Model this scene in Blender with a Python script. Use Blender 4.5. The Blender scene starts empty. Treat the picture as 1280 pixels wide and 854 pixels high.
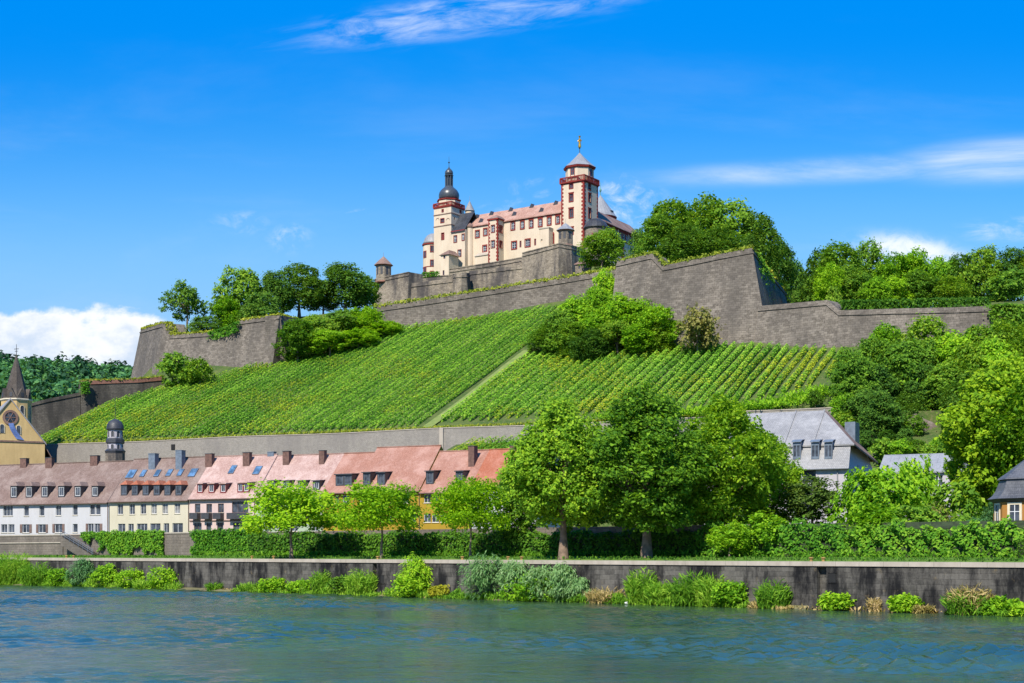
import bpy, math, random
import numpy as np
from mathutils import Vector

SC = bpy.context.scene
COL = SC.collection
R = math.radians
PI = math.pi

# ------------------------------------------------------------------ camera, sky, sun, exposure
F, HX, HY, EYE = 1800.0, 640.0, 691.0, 5.2
cam_d = bpy.data.cameras.new('camera')
cam_d.sensor_width = 36
cam_d.lens = F / 1280 * 36
cam_d.shift_y = (HY - 427) / 1280
cam_d.clip_start, cam_d.clip_end = 0.5, 20000
cam = bpy.data.objects.new('camera', cam_d)
cam.location = (0, 0, EYE)
cam.rotation_euler = (R(90), 0, 0)
COL.objects.link(cam)
SC.camera = cam

SUN_AZ, SUN_EL = R(25), R(46)          # from behind the viewer towards the left; height
sun_dir = Vector((-math.sin(SUN_AZ) * math.cos(SUN_EL), -math.cos(SUN_AZ) * math.cos(SUN_EL), math.sin(SUN_EL)))
sd = bpy.data.lights.new('sun', 'SUN')
sd.energy, sd.angle, sd.color = 4.9, R(0.5), (1.0, 0.94, 0.82)
so = bpy.data.objects.new('sun', sd)
so.rotation_euler = (-sun_dir).to_track_quat('-Z', 'Y').to_euler()
so.location = (-200, -200, 400)
COL.objects.link(so)

VS = SC.view_settings
VS.view_transform = 'Standard'
VS.look = 'None'
VS.gamma = 1
VS.use_curve_mapping = False
VS.exposure = 0.60

# ------------------------------------------------------------------ node expressions
class E:
    """a socket (or number) that grows Math nodes when used in arithmetic"""
    def __init__(s, nt, v): s.nt, s.v = nt, v
    def _op(s, op, *a, clamp=False):
        n = s.nt.nodes.new('ShaderNodeMath'); n.operation = op; n.use_clamp = clamp
        for i, x in enumerate((s,) + a):
            x = x.v if isinstance(x, E) else x
            if isinstance(x, (int, float)): n.inputs[i].default_value = x
            else: s.nt.links.new(x, n.inputs[i])
        return E(s.nt, n.outputs[0])
    def __add__(s, o): return s._op('ADD', o)
    def __sub__(s, o): return s._op('SUBTRACT', o)
    def __mul__(s, o): return s._op('MULTIPLY', o)
    def __truediv__(s, o): return s._op('DIVIDE', o)
    def __radd__(s, o): return s._op('ADD', o)
    def __rmul__(s, o): return s._op('MULTIPLY', o)
    def __rsub__(s, o): return E(s.nt, o)._op('SUBTRACT', s)
    def abs(s): return s._op('ABSOLUTE')
    def max(s, o): return s._op('MAXIMUM', o)
    def min(s, o): return s._op('MINIMUM', o)
    def pow(s, o): return s._op('POWER', o)
    def clamp(s): return s._op('ADD', 0.0, clamp=True)
    def ss(s, a, b):
        n = s.nt.nodes.new('ShaderNodeMapRange'); n.interpolation_type = 'SMOOTHSTEP'
        s.nt.links.new(s.v, n.inputs['Value'])
        n.inputs['From Min'].default_value, n.inputs['From Max'].default_value = a, b
        return E(s.nt, n.outputs['Result'])
    def gauss(s, w):                       # exp(-(x/w)^2)
        q = (s / w); q = q * q
        return E(s.nt, 2.718281828)._op('POWER', q * -1.0)

def noise(nt, vec, scale, detail=4, rough=0.55, dist=0.0):
    n = nt.nodes.new('ShaderNodeTexNoise')
    n.inputs['Scale'].default_value = scale; n.inputs['Detail'].default_value = detail
    n.inputs['Roughness'].default_value = rough; n.inputs['Distortion'].default_value = dist
    if vec is not None: nt.links.new(vec, n.inputs['Vector'])
    return E(nt, n.outputs['Fac'])

def combine(nt, x, y, z=0.0):
    n = nt.nodes.new('ShaderNodeCombineXYZ')
    for i, v in enumerate((x, y, z)):
        v = v.v if isinstance(v, E) else v
        if isinstance(v, (int, float)): n.inputs[i].default_value = v
        else: nt.links.new(v, n.inputs[i])
    return n.outputs[0]

def mix(nt, fac, a, b, mode='MIX'):
    n = nt.nodes.new('ShaderNodeMix'); n.data_type = 'RGBA'; n.blend_type = mode
    for sock, v in ((n.inputs[0], fac), (n.inputs[6], a), (n.inputs[7], b)):
        v = v.v if isinstance(v, E) else v
        if isinstance(v, (int, float)): sock.default_value = v
        elif isinstance(v, tuple): sock.default_value = (*v, 1)[:4]
        else: nt.links.new(v, sock)
    return n.outputs[2]

# ------------------------------------------------------------------ world: sky with clouds
world = bpy.data.worlds.new('World')
SC.world = world
world.use_nodes = True
nt = world.node_tree
bg = nt.nodes['Background']
sky = nt.nodes.new('ShaderNodeTexSky')
sky.sky_type = 'NISHITA'
sky.sun_disc = False
sky.sun_elevation = SUN_EL
sky.sun_rotation = R(180) + SUN_AZ
sky.altitude = 200
sky.air_density, sky.dust_density, sky.ozone_density = 1.0, 0.15, 3.0
hs = nt.nodes.new('ShaderNodeHueSaturation')
hs.inputs['Saturation'].default_value = 1.62
hs.inputs['Hue'].default_value = 0.497
nt.links.new(sky.outputs[0], hs.inputs['Color'])
tc = nt.nodes.new('ShaderNodeTexCoord')
sep = nt.nodes.new('ShaderNodeSeparateXYZ')
nt.links.new(tc.outputs['Generated'], sep.inputs[0])
dx, dy, dz = (E(nt, sep.outputs[i]) for i in range(3))
# directions of the sky: az = sideways, el = upwards, both as tangents about the north (+Y) of the scene
az = dx / dy.abs().max(0.05)
el = dz / dy.abs().max(0.05)
U = lambda px: (px - HX) / F
V = lambda py: (HY - py) / F
nA = noise(nt, combine(nt, az * 26.0, el * 34.0, 3.1), 1.0, 7, 0.6, 0.2)
nB = noise(nt, combine(nt, az * 9.0, el * 13.0, 1.7), 1.0, 5, 0.55)
# a bank of cumulus low in the west
bank_top = V(380) + (nB - 0.5) * 0.06 + (nA - 0.5) * 0.04 - (az - U(40)).max(0.0) * 0.04
bank = (bank_top - el).ss(-0.001, 0.008) * (U(212) - az + (nA - 0.5) * 0.05).ss(-0.004, 0.012) * el.ss(0.0, 0.02)
bank_in = noise(nt, combine(nt, az * 40.0, el * 60.0, 9.0), 1.0, 5, 0.6)
# wisps: each a stretched patch with its own place and tilt
def wisp(px, py, lx, ly, tilt, sx, sy, lo, hi, seed, amp):
    a = az - U(px); e = el - V(py)
    c, s = math.cos(tilt), math.sin(tilt)
    p = a * c + e * s; q = e * c - a * s
    m = p.gauss(lx / F) * q.gauss(ly / F)
    n = noise(nt, combine(nt, p * sx, q * sy, seed), 1.0, 8, 0.64, 0.5)
    return n.ss(lo, hi) * m.ss(0.03, 0.75) * amp
w = wisp(585, 18, 190, 23, R(8), 18, 80, 0.38, 0.85, 2.0, 0.75)
w = w.max(wisp(1100, 209, 270, 15, R(3), 4, 26, 0.22, 0.80, 5.0, 0.62))
w = w.max(wisp(1270, 199, 130, 24, R(3), 5, 34, 0.20, 0.75, 6.5, 0.75))
w = w.max(wisp(785, 252, 46, 28, R(-14), 60, 80, 0.40, 0.80, 7.0, 0.8))
w = w.max(wisp(655, 244, 56, 22, R(12), 50, 70, 0.46, 0.95, 8.0, 0.5))
w = w.max(wisp(1138, 318, 66, 22, R(-8), 44, 66, 0.30, 0.62, 11.0, 0.95))
w = w.max(wisp(362, 298, 24, 16, R(0), 70, 90, 0.40, 0.75, 13.0, 0.4))
w = w.max(wisp(300, 278, 36, 14, R(0), 60, 90, 0.42, 0.8, 14.0, 0.3))
w = w.max(wisp(1262, 286, 56, 14, R(3), 30, 90, 0.40, 0.8, 15.0, 0.5))
w = w.max(wisp(450, 262, 16, 1.6, R(14), 60, 90, 0.3, 1.0, 16.0, 0.5))
thin = noise(nt, combine(nt, az * 3.2 + el * 1.5, el * 14.0, 21.0), 1.0, 6, 0.6, 0.3).ss(0.46, 0.85) * 0.20 * el.ss(0.42, 0.14)
horizon = el.ss(0.385, 0.13) * 0.93
w = w.max(thin)
c1 = mix(nt, horizon, hs.outputs['Color'], (1.5, 2.95, 4.8))
c1 = mix(nt, el.ss(0.17, 0.39) * 0.88, c1, (0.0, 1.38, 4.8))
c2 = mix(nt, w, c1, (4.9, 5.2, 5.6))
shade = mix(nt, (bank_in * 0.8 + (bank_top - el) * -9.0 + 0.25).ss(0.30, 0.62), (3.3, 3.9, 4.8), (5.0, 5.15, 5.3))
c3 = mix(nt, bank, c2, shade)
nt.links.new(c3, bg.inputs['Color'])
bg.inputs['Strength'].default_value = 0.132

# ------------------------------------------------------------------ places
def at(px, py, Y):
    return Vector(((px - HX) / F * Y, Y, EYE + (HY - py) / F * Y))

class Fr:
    """a vertical plane: O on the plane, r along it, b into the building"""
    def __init__(s, O, r, b):
        s.O, s.r, s.b = Vector(O[:2]), Vector(r).normalized(), Vector(b).normalized()
    def p(s, u, v, z):
        q = s.O + s.r * u + s.b * v
        return (q.x, q.y, z)
    def u(s, px, v=0.0):
        k = (px - HX) / F; o = s.O + s.b * v
        return (k * o.y - o.x) / (s.r.x - k * s.r.y)
    def z(s, px, py, v=0.0):
        y = s.p(s.u(px, v), v, 0)[1]
        return EYE + (HY - py) / F * y

# hill frame: foot of the lower vineyard wall
W0 = Vector((-25.8, 290.0)); HR = Vector((.905, -.425)); HN = Vector((.425, .905))
def td(x, y):
    q = Vector((x, y)) - W0
    return q.dot(HR), q.dot(HN)
def from_td(t, d):
    q = W0 + HR * t + HN * d
    return q.x, q.y
def lerp_tab(x, tab):
    if x <= tab[0][0]: return tab[0][1]
    for (a, b), (c, e) in zip(tab, tab[1:]):
        if x <= c: return b + (e - b) * (x - a) / (c - a)
    return tab[-1][1]
WALL_END = 92.0
G_WALL = [(-22, 8.2), (-12, 14), (-.45, 23.0), (-.15, 29.3), (88, 68), (93, 72.5), (152, 83), (170, 95.5), (176, 97), (260, 97), (600, 60), (1000, 15)]
G_WOOD = [(-30, 7.5), (-15, 12), (0, 24), (20, 36.5), (45, 48), (52, 53.5), (60, 57), (120, 62), (600, 40), (1000, 15)]
def ground(x, y):
    t, d = td(x, y)
    a, b = lerp_tab(d, G_WALL), lerp_tab(d, G_WOOD)
    k = min(1, max(0, (t - WALL_END) / 6)) if d < 50 else min(1, max(0, (t - 20) / 45))
    z = a + (b - a) * k
    if d < 50: z += 0.0
    tl = lerp_tab(d, [(0, -97), (58, -97), (66, -110), (90, -116), (112, -93)])
    if t < tl: z = max(8.0, z - 0.75 * (tl - t))
    if -21.5 < d < -.14 and t > 14:
        z = lerp_tab(d, [(-21.5, 8.2), (-19, 17), (-13, 22.4), (-.45, 26.6), (-.15, 29.3)])
    z += 0.25 * math.sin(t * .21 + 1) * math.sin(d * .17) * (1 if d > 3 else 0)
    return z

def quay(px, off=0.0):
    Y = 9360 / (39.2 + .0313 * px)
    q = Vector(((px - HX) / F * Y, Y))
    return q + NQ * off
NQ = Vector((0, 0))
_a, _b = quay(0), quay(1280)
TQ = (_b - _a).normalized()
NQ = Vector((-TQ.y, TQ.x))

# ------------------------------------------------------------------ mesh building
ORG = {}
class MB:
    def __init__(s): s.v, s.f = [], []
    def add(s, vs, fs):
        n = len(s.v); s.v += [tuple(x) for x in vs]; s.f += [tuple(i + n for i in f) for f in fs]; return s
    def quad(s, a, b, c, d): return s.add((a, b, c, d), ((0, 1, 2, 3),))
    def tri(s, a, b, c): return s.add((a, b, c), ((0, 1, 2),))
    def hexa(s, p): return s.add(p, ((0, 3, 2, 1), (4, 5, 6, 7), (0, 1, 5, 4), (1, 2, 6, 5), (2, 3, 7, 6), (3, 0, 4, 7)))
    def box(s, fr, u0, u1, v0, v1, z0, z1):
        return s.hexa([fr.p(u0, v0, z0), fr.p(u1, v0, z0), fr.p(u1, v1, z0), fr.p(u0, v1, z0),
                       fr.p(u0, v0, z1), fr.p(u1, v0, z1), fr.p(u1, v1, z1), fr.p(u0, v1, z1)])
    def ring(s, c, prof, n=16, a0=0.0, cap=True, sx=1.0, sy=1.0):
        """lathe: prof = [(radius, z)...] about (cx, cy)"""
        vs, fs = [], []
        for r, z in prof:
            for i in range(n):
                a = a0 + 2 * PI * i / n
                vs.append((c[0] + r * sx * math.cos(a), c[1] + r * sy * math.sin(a), z))
        for k in range(len(prof) - 1):
            for i in range(n):
                j = (i + 1) % n
                fs.append((k * n + i, k * n + j, (k + 1) * n + j, (k + 1) * n + i))
        if cap:
            fs.append(tuple(range(n - 1, -1, -1))); m = (len(prof) - 1) * n
            fs.append(tuple(range(m, m + n)))
        return s.add(vs, fs)
    def tube(s, pts, rad, n=7):
        pts = [Vector(p) for p in pts]; vs, fs = [], []
        for i, p in enumerate(pts):
            d = (pts[min(i + 1, len(pts) - 1)] - pts[max(i - 1, 0)]).normalized()
            a = d.cross(Vector((0.31, 0.9, 0.2))).normalized(); b = d.cross(a)
            for k in range(n):
                th = 2 * PI * k / n
                vs.append(p + (a * math.cos(th) + b * math.sin(th)) * rad[i])
        for i in range(len(pts) - 1):
            for k in range(n):
                j = (k + 1) % n
                fs.append((i * n + k, i * n + j, (i + 1) * n + j, (i + 1) * n + k))
        fs.append(tuple(range(n))); m = (len(pts) - 1) * n; fs.append(tuple(range(m + n - 1, m - 1, -1)))
        return s.add(vs, fs)
    def build(s, name, mat, parent=None, smooth=False):
        o0 = ORG.get(parent.name, Vector((0, 0, 0))) if parent else Vector((0, 0, 0))
        me = bpy.data.meshes.new(name)
        me.from_pydata([(x - o0.x, y - o0.y, z - o0.z) for x, y, z in s.v], [], s.f)
        uv = me.uv_layers.new(name='UVMap').data
        V_ = me.vertices
        for p in me.polygons:
            n = p.normal
            t = Vector((-n.y, n.x, 0))
            t = t.normalized() if t.length > 1e-3 else Vector((1, 0, 0))
            b = n.cross(t)
            for li in p.loop_indices:
                co = V_[me.loops[li].vertex_index].co + o0
                uv[li].uv = (co.dot(t), co.dot(b))
        if smooth:
            for p in me.polygons: p.use_smooth = True
        me.materials.append(mat)
        o = bpy.data.objects.new(name, me); COL.objects.link(o)
        if parent:
            o.parent = parent; ORG[o.name] = o0
        return o

def thing(name, label, cat, loc, group=None):
    o = bpy.data.objects.new(name, None); COL.objects.link(o)
    o.empty_display_size = 0.5
    o.location = loc; ORG[o.name] = Vector(loc)
    o['label'], o['category'] = label, cat
    if group: o['group'] = group
    return o
def tag(o, label, cat, group=None):
    o['label'], o['category'] = label, cat
    if group: o['group'] = group
    return o
def kind(o, k):
    o['kind'] = k; return o
def dup(root, loc, rz=0.0, sc=(1, 1, 1), label=None, group=None):
    r = root.copy(); COL.objects.link(r)
    r.location = loc; r.rotation_euler = (0, 0, rz); r.scale = sc
    if label: r['label'] = label
    if group: r['group'] = group
    for ch in root.children:
        c = ch.copy(); COL.objects.link(c); c.parent = r
        for g in ch.children:
            e = g.copy(); COL.objects.link(e); e.parent = c
    return r

# ------------------------------------------------------------------ materials
MATS = {}
def new_mat(name):
    m = bpy.data.materials.new(name); m.use_nodes = True
    nt = m.node_tree; b = nt.nodes['Principled BSDF']
    MATS[name] = m
    return m, nt, b
def coords(nt, which):
    n = nt.nodes.new('ShaderNodeTexCoord'); return n.outputs[which]
def world_pos(nt):
    return nt.nodes.new('ShaderNodeNewGeometry').outputs['Position']
def scaled(nt, vec, s):
    n = nt.nodes.new('ShaderNodeMapping'); n.inputs['Scale'].default_value = s
    nt.links.new(vec, n.inputs['Vector']); return n.outputs[0]
def bump(nt, b, h, strength, dist):
    n = nt.nodes.new('ShaderNodeBump'); n.inputs['Strength'].default_value = strength; n.inputs['Distance'].default_value = dist
    nt.links.new(h.v if isinstance(h, E) else h, n.inputs['Height']); nt.links.new(n.outputs[0], b.inputs['Normal'])

def plaster(name, col, var=0.12, rough=0.85, streak=0.5):
    col = tuple(c * .78 for c in col)
    m, nt, b = new_mat(name)
    pos = world_pos(nt)
    n1 = noise(nt, scaled(nt, pos, (.35, .35, .2)), 1.0, 6)
    n2 = noise(nt, scaled(nt, pos, (1.6, 1.6, .18)), 1.0, 5)
    n3 = noise(nt, pos, 3.0, 4)
    k = (n1 - .5) * 1.2 + (n2 - .5) * streak * 1.6 + (n3 - .5) * .5
    dark = tuple(c * (1 - 2.6 * var) * f for c, f in zip(col, (1, .97, .92)))
    light = tuple(min(1, c * (1 + var)) for c in col)
    nt.links.new(mix(nt, (k + .62).clamp(), dark, light), b.inputs['Base Color'])
    b.inputs['Roughness'].default_value = rough
    b.inputs['Specular IOR Level'].default_value = 0.2
    bump(nt, b, n3, 0.15, 0.05)
    return m

def stone(name, c1, c2, mortar, bw=.7, bh=.35, stain=(.05, .05, .045), stain_amt=.5, stain_scale=.12, msize=.025, lichen=None):
    m, nt, b = new_mat(name)
    uv = coords(nt, 'UV'); pos = world_pos(nt)
    br = nt.nodes.new('ShaderNodeTexBrick')
    nd = nt.nodes.new('ShaderNodeTexNoise'); nd.inputs['Scale'].default_value = 1.3; nd.inputs['Detail'].default_value = 3
    nt.links.new(uv, nd.inputs['Vector'])
    wob = nt.nodes.new('ShaderNodeVectorMath'); wob.operation = 'MULTIPLY_ADD'
    nt.links.new(nd.outputs['Color'], wob.inputs[0]); wob.inputs[1].default_value = (.22, .12, 0); nt.links.new(uv, wob.inputs[2])
    nt.links.new(wob.outputs[0], br.inputs['Vector'])
    br.inputs['Scale'].default_value = 1
    br.inputs['Brick Width'].default_value, br.inputs['Row Height'].default_value = bw, bh
    br.inputs['Mortar Size'].default_value = msize; br.inputs['Mortar Smooth'].default_value = .3
    br.inputs['Bias'].default_value = 0
    br.inputs['Color1'].default_value, br.inputs['Color2'].default_value, br.inputs['Mortar'].default_value = (*c1, 1), (*c2, 1), (*mortar, 1)
    n1 = noise(nt, pos, 3.2, 5, .7); n2 = noise(nt, scaled(nt, pos, (1, 1, .35)), stain_scale, 7, .68)
    n3 = noise(nt, scaled(nt, pos, (1.1, 1.1, .16)), .6, 6, .65)
    c = mix(nt, n1.ss(.35, .75) * .55, br.outputs['Color'], tuple(x * 1.35 for x in c2))
    c = mix(nt, (n2 * .85 + n3 * .22).ss(.45, .64) * stain_amt, c, stain)
    if lichen:
        n4 = noise(nt, pos, .9, 6, .7)
        c = mix(nt, n4.ss(.6, .72) * .6, c, lichen)
    nt.links.new(c, b.inputs['Base Color'])
    b.inputs['Roughness'].default_value = .92; b.inputs['Specular IOR Level'].default_value = .15
    bump(nt, b, n1 * .6 + E(nt, br.outputs['Fac']) * -.5, .5, .12)
    return m

def tiles(name, c1, c2, c3, rough=.8, tw=.22, th=.3, patch=.3):
    c1, c2, c3 = (tuple(c * .80 for c in q) for q in (c1, c2, c3))
    m, nt, b = new_mat(name)
    uv = coords(nt, 'UV'); pos = world_pos(nt)
    br = nt.nodes.new('ShaderNodeTexBrick')
    nt.links.new(uv, br.inputs['Vector']); br.inputs['Scale'].default_value = 1
    br.inputs['Brick Width'].default_value, br.inputs['Row Height'].default_value = tw, th
    br.inputs['Mortar Size'].default_value = .018; br.inputs['Bias'].default_value = -.1
    br.inputs['Color1'].default_value, br.inputs['Color2'].default_value = (*c1, 1), (*c2, 1)
    br.inputs['Mortar'].default_value = (*[x * .45 for x in c1], 1)
    n1 = noise(nt, pos, patch, 9, .72); n2 = noise(nt, pos, 3.6, 4, .7)
    n3 = noise(nt, scaled(nt, uv, (1.4, .18, 1)), 1.0, 5, .6)
    c = mix(nt, n1.ss(.4, .7) * .8, br.outputs['Color'], c3)
    c = mix(nt, n2.ss(.50, .66) * .45, c, tuple(x * .6 for x in c2))
    c = mix(nt, n2.ss(.46, .30) * .35, c, tuple(min(.8, x * 1.3) for x in c3))
    c = mix(nt, n3.ss(.55, .8) * .35, c, tuple(x * .5 for x in c1))
    nt.links.new(c, b.inputs['Base Color'])
    b.inputs['Roughness'].default_value = rough; b.inputs['Specular IOR Level'].default_value = .3
    bump(nt, b, n2 * .5 + E(nt, br.outputs['Fac']) * -.6, .35, .06)
    return m

def plain(name, col, rough=.6, metal=0.0, var=.25):
    m, nt, b = new_mat(name)
    n = noise(nt, world_pos(nt), 2.2, 5)
    nt.links.new(mix(nt, n.ss(.3, .7), tuple(c * (1 - var) for c in col), tuple(min(1, c * (1 + var * .5)) for c in col)), b.inputs['Base Color'])
    b.inputs['Roughness'].default_value = rough; b.inputs['Metallic'].default_value = metal
    return m

def glass(name, col=(.025, .03, .04), rough=.08):
    m, nt, b = new_mat(name)
    n = noise(nt, world_pos(nt), .9, 3)
    nt.links.new(mix(nt, n.ss(.35, .65), col, tuple(c * 2.4 + .01 for c in col)), b.inputs['Base Color'])
    b.inputs['Roughness'].default_value = rough; b.inputs['IOR'].default_value = 1.5
    b.inputs['Specular IOR Level'].default_value = .3
    return m

def leaf(name, dark, mid, light, transl=.35, yellow=None, yscale=.05):
    m, nt, b = new_mat(name)
    a = nt.nodes.new('ShaderNodeAttribute'); a.attribute_name = 'tint'
    t = E(nt, a.outputs['Fac'])
    oi = nt.nodes.new('ShaderNodeObjectInfo'); rnd = E(nt, oi.outputs['Random'])
    n = noise(nt, world_pos(nt), .55, 3)
    k = t * .65 + (rnd - .5) * .35 + (n - .5) * .7
    c = mix(nt, k.ss(-.05, .45), dark, mid)
    c = mix(nt, k.ss(.35, .95), c, light)
    if yellow:
        ny = noise(nt, world_pos(nt), yscale, 5, .6)
        c = mix(nt, (ny + (t - .5) * .25).ss(.54, .68) * .75, c, yellow)
    nt.links.new(c, b.inputs['Base Color'])
    b.inputs['Roughness'].default_value = .6; b.inputs['Specular IOR Level'].default_value = .06
    tr = nt.nodes.new('ShaderNodeBsdfTranslucent')
    nt.links.new(mix(nt, 1.0, c, (1.25, 1.2, .5), 'MULTIPLY'), tr.inputs['Color'])
    ms = nt.nodes.new('ShaderNodeMixShader'); ms.inputs[0].default_value = transl
    nt.links.new(b.outputs[0], ms.inputs[1]); nt.links.new(tr.outputs[0], ms.inputs[2])
    nt.links.new(ms.outputs[0], nt.nodes['Material Output'].inputs['Surface'])
    return m

M_GLASS = glass('window_glass'); M_SKYL = glass('skylight_glass', (.04, .08, .14), .05)
M_CURT = glass('curtained_glass', (.10, .10, .10), .2)
M_CREAM = plaster('cream_plaster', (.72, .59, .45), .08)
M_RED = plaster('red_sandstone', (.28, .042, .035), .15)
M_WHITE = plaster('white_plaster', (.56, .555, .575), .05)
M_PALEY = plaster('pale_yellow_plaster', (.62, .57, .44), .06)
M_PINK = plaster('pink_plaster', (.66, .50, .47), .06)
M_GREEN = plaster('pale_green_plaster', (.42, .50, .36), .06)
M_OCHRE = plaster('ochre_plaster', (.42, .27, .03), .08)
M_LAV = plaster('grey_plaster', (.52, .49, .53), .07)
M_ORANGE = plaster('orange_plaster', (.42, .20, .05), .10)
M_CHURCH = plaster('church_sandstone', (.62, .44, .20), .12)
M_STONE = stone('rampart_stone', (.085, .072, .058), (.20, .172, .142), (.05, .043, .036), 1.0, .5, stain=(.07, .062, .054), stain_amt=.6)
M_STONE2 = stone('old_rampart_stone', (.15, .122, .09), (.30, .25, .19), (.09, .075, .06), .8, .4, stain=(.04, .038, .042), stain_amt=.85, stain_scale=.12)
M_VSTONE = stone('vineyard_wall_stone', (.215, .195, .168), (.27, .245, .215), (.15, .138, .12), .5, .22, stain=(.16, .145, .135), stain_amt=.5)
M_SHADED_STONE = stone('shade_toned_wall_stone', (.085, .073, .06), (.13, .112, .092), (.045, .04, .034), .8, .4, stain=(.03, .028, .026), stain_amt=.8)  # shadow on the low left walls is put into this darker stone colour
M_QUAY = stone('quay_stone', (.055, .051, .045), (.115, .106, .092), (.03, .028, .025), 1.3, .5, stain=(.008, .008, .009), stain_amt=.97, stain_scale=.42, msize=.016, lichen=(.17, .13, .075))
M_RETAIN = stone('retaining_stone', (.135, .112, .092), (.19, .16, .135), (.07, .06, .05), 1.0, .45, stain=(.09, .08, .07), stain_amt=.6)
M_COPING = plaster('pale_coping', (.48, .42, .35), .14)
M_BRICK = plain('brick_coping', (.22, .10, .07), .9)
M_TILE_BROWN = tiles('brown_roof_tiles', (.20, .13, .105), (.27, .18, .15), (.34, .26, .225))
M_TILE_PINK = tiles('pinkish_roof_tiles', (.42, .25, .21), (.53, .345, .29), (.62, .45, .40))
M_TILE_SALMON = tiles('salmon_roof_tiles', (.37, .165, .115), (.45, .225, .16), (.51, .30, .24))
M_TILE_RED = tiles('red_roof_tiles', (.40, .115, .055), (.46, .16, .085), (.49, .22, .15))
M_TILE_CASTLE = tiles('castle_roof_tiles', (.42, .22, .16), (.52, .30, .22), (.58, .38, .30))
M_TILE_DARK = tiles('weathered_roof_tiles', (.22, .13, .10), (.30, .18, .14), (.36, .25, .2))
M_SPIRE = tiles('dark_spire_tiles', (.07, .055, .045), (.10, .08, .065), (.14, .12, .10))
M_SLATE = tiles('dark_slate', (.035, .037, .045), (.055, .058, .068), (.08, .085, .10), .45)
M_SLATE_MID = tiles('mid_slate', (.085, .088, .10), (.12, .122, .135), (.16, .16, .17), .5)
M_SLATE_PALE = tiles('pale_slate', (.28, .275, .28), (.34, .335, .335), (.41, .40, .40), .6, .3, .25)
M_LEAD = tiles('grey_sheet_roof', (.25, .255, .27), (.30, .305, .32), (.36, .36, .37), .45, 1.2, 3.0)
M_COPPER = plain('dark_copper', (.05, .058, .068), .35, .0)
M_GREENCU = plain('green_copper', (.10, .26, .22), .6)
M_GOLD = plain('gilding', (.75, .42, .06), .3, .8)
M_DARK = plain('dark_cladding', (.045, .045, .05), .5)
M_DARKRED = plain('dark_red_cladding', (.16, .03, .03), .6)
M_BLUEGREY = plain('blue_grey_metal', (.13, .16, .20), .4)
M_CHIM = plain('chimney_brick', (.13, .07, .055), .9, 0, .35)
M_WFRAME = plain('white_window_frame', (.70, .70, .70), .5, 0, .08)
M_BFRAME = plain('brown_window_frame', (.16, .10, .08), .6)
M_SANDFRAME = plain('pale_stone_frame', (.60, .52, .38), .8, 0, .1)
M_IRON = plain('iron', (.04, .04, .045), .5, .5)
M_WOOD = plain('bark', (.19, .145, .105), .95, 0, .4)
M_WOOD_PALE = plain('pale_bark', (.16, .11, .075), .95, 0, .4)
M_BOLLARD = plain('rusty_ochre_paint', (.30, .19, .05), .8)
M_ROCK = stone('rock', (.13, .115, .10), (.19, .165, .15), (.09, .08, .07), 1.9, .9, stain=(.10, .07, .05), stain_amt=.6)
L_PLANE = leaf('plane_leaves', (0.068, 0.175, 0.018), (0.194, 0.373, 0.024), (0.435, 0.609, 0.040), .45)
L_ROUND = leaf('small_tree_leaves', (.05, .10, .02), (0.121, 0.196, 0.032), (0.273, 0.318, 0.054), .38)
L_MAPLE = leaf('maple_leaves', (.08, .20, .012), (0.193, 0.350, 0.016), (0.384, 0.530, 0.027), .42)
L_ASH = leaf('young_tree_leaves', (0.135, 0.312, 0.013), (0.297, 0.515, 0.016), (0.553, 0.689, 0.028), .45)
L_DARK = leaf('dark_tree_leaves', (0.041, 0.112, 0.020), (0.105, 0.232, 0.028), (0.252, 0.384, 0.045), .38)
L_MID = leaf('hill_tree_leaves', (0.061, 0.163, 0.018), (0.164, 0.321, 0.027), (0.368, 0.503, 0.045), .4)
L_LIGHT = leaf('light_bush_leaves', (0.101, 0.263, 0.015), (0.253, 0.477, 0.023), (0.486, 0.663, 0.040), .43)
L_BLUE = leaf('blue_green_leaves', (0.054, 0.150, 0.050), (0.135, 0.288, 0.100), (0.270, 0.450, 0.188), .38)
L_HEDGE = leaf('hedge_leaves', (0.037, 0.115, 0.014), (0.102, 0.237, 0.021), (0.247, 0.403, 0.036), .38)
L_IVY = leaf('ivy_leaves', (0.041, 0.150, 0.015), (0.119, 0.297, 0.023), (0.285, 0.464, 0.040), .38)
L_DRY = leaf('dry_bush_leaves', (0.124, 0.149, 0.034), (0.224, 0.218, 0.057), (0.348, 0.299, 0.103), .3)
L_WILLOW = leaf('willow_leaves', (.11, .24, .075), (.22, .38, .14), (.42, .56, .28), .42)
L_REED = leaf('reed_leaves', (.075, .20, .016), (.20, .40, .03), (.42, .58, .07), .45)
L_STRAW = leaf('straw_grass', (0.238, 0.209, 0.055), (0.428, 0.330, 0.132), (0.618, 0.462, 0.242), .3)
L_VINE = leaf('vine_leaves', (0.075, 0.218, 0.021), (0.246, 0.497, 0.047), (0.523, 0.707, 0.083), .42, yellow=(0.546, 0.529, 0.034), yscale=.045)
L_FAR = leaf('far_wood_leaves', (0.051, 0.160, 0.064), (0.122, 0.288, 0.096), (0.259, 0.480, 0.128), .35)
L_MOSS = leaf('wall_top_grass', (0.143, 0.209, 0.028), (0.287, 0.340, 0.035), (0.501, 0.466, 0.059), .3)

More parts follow.
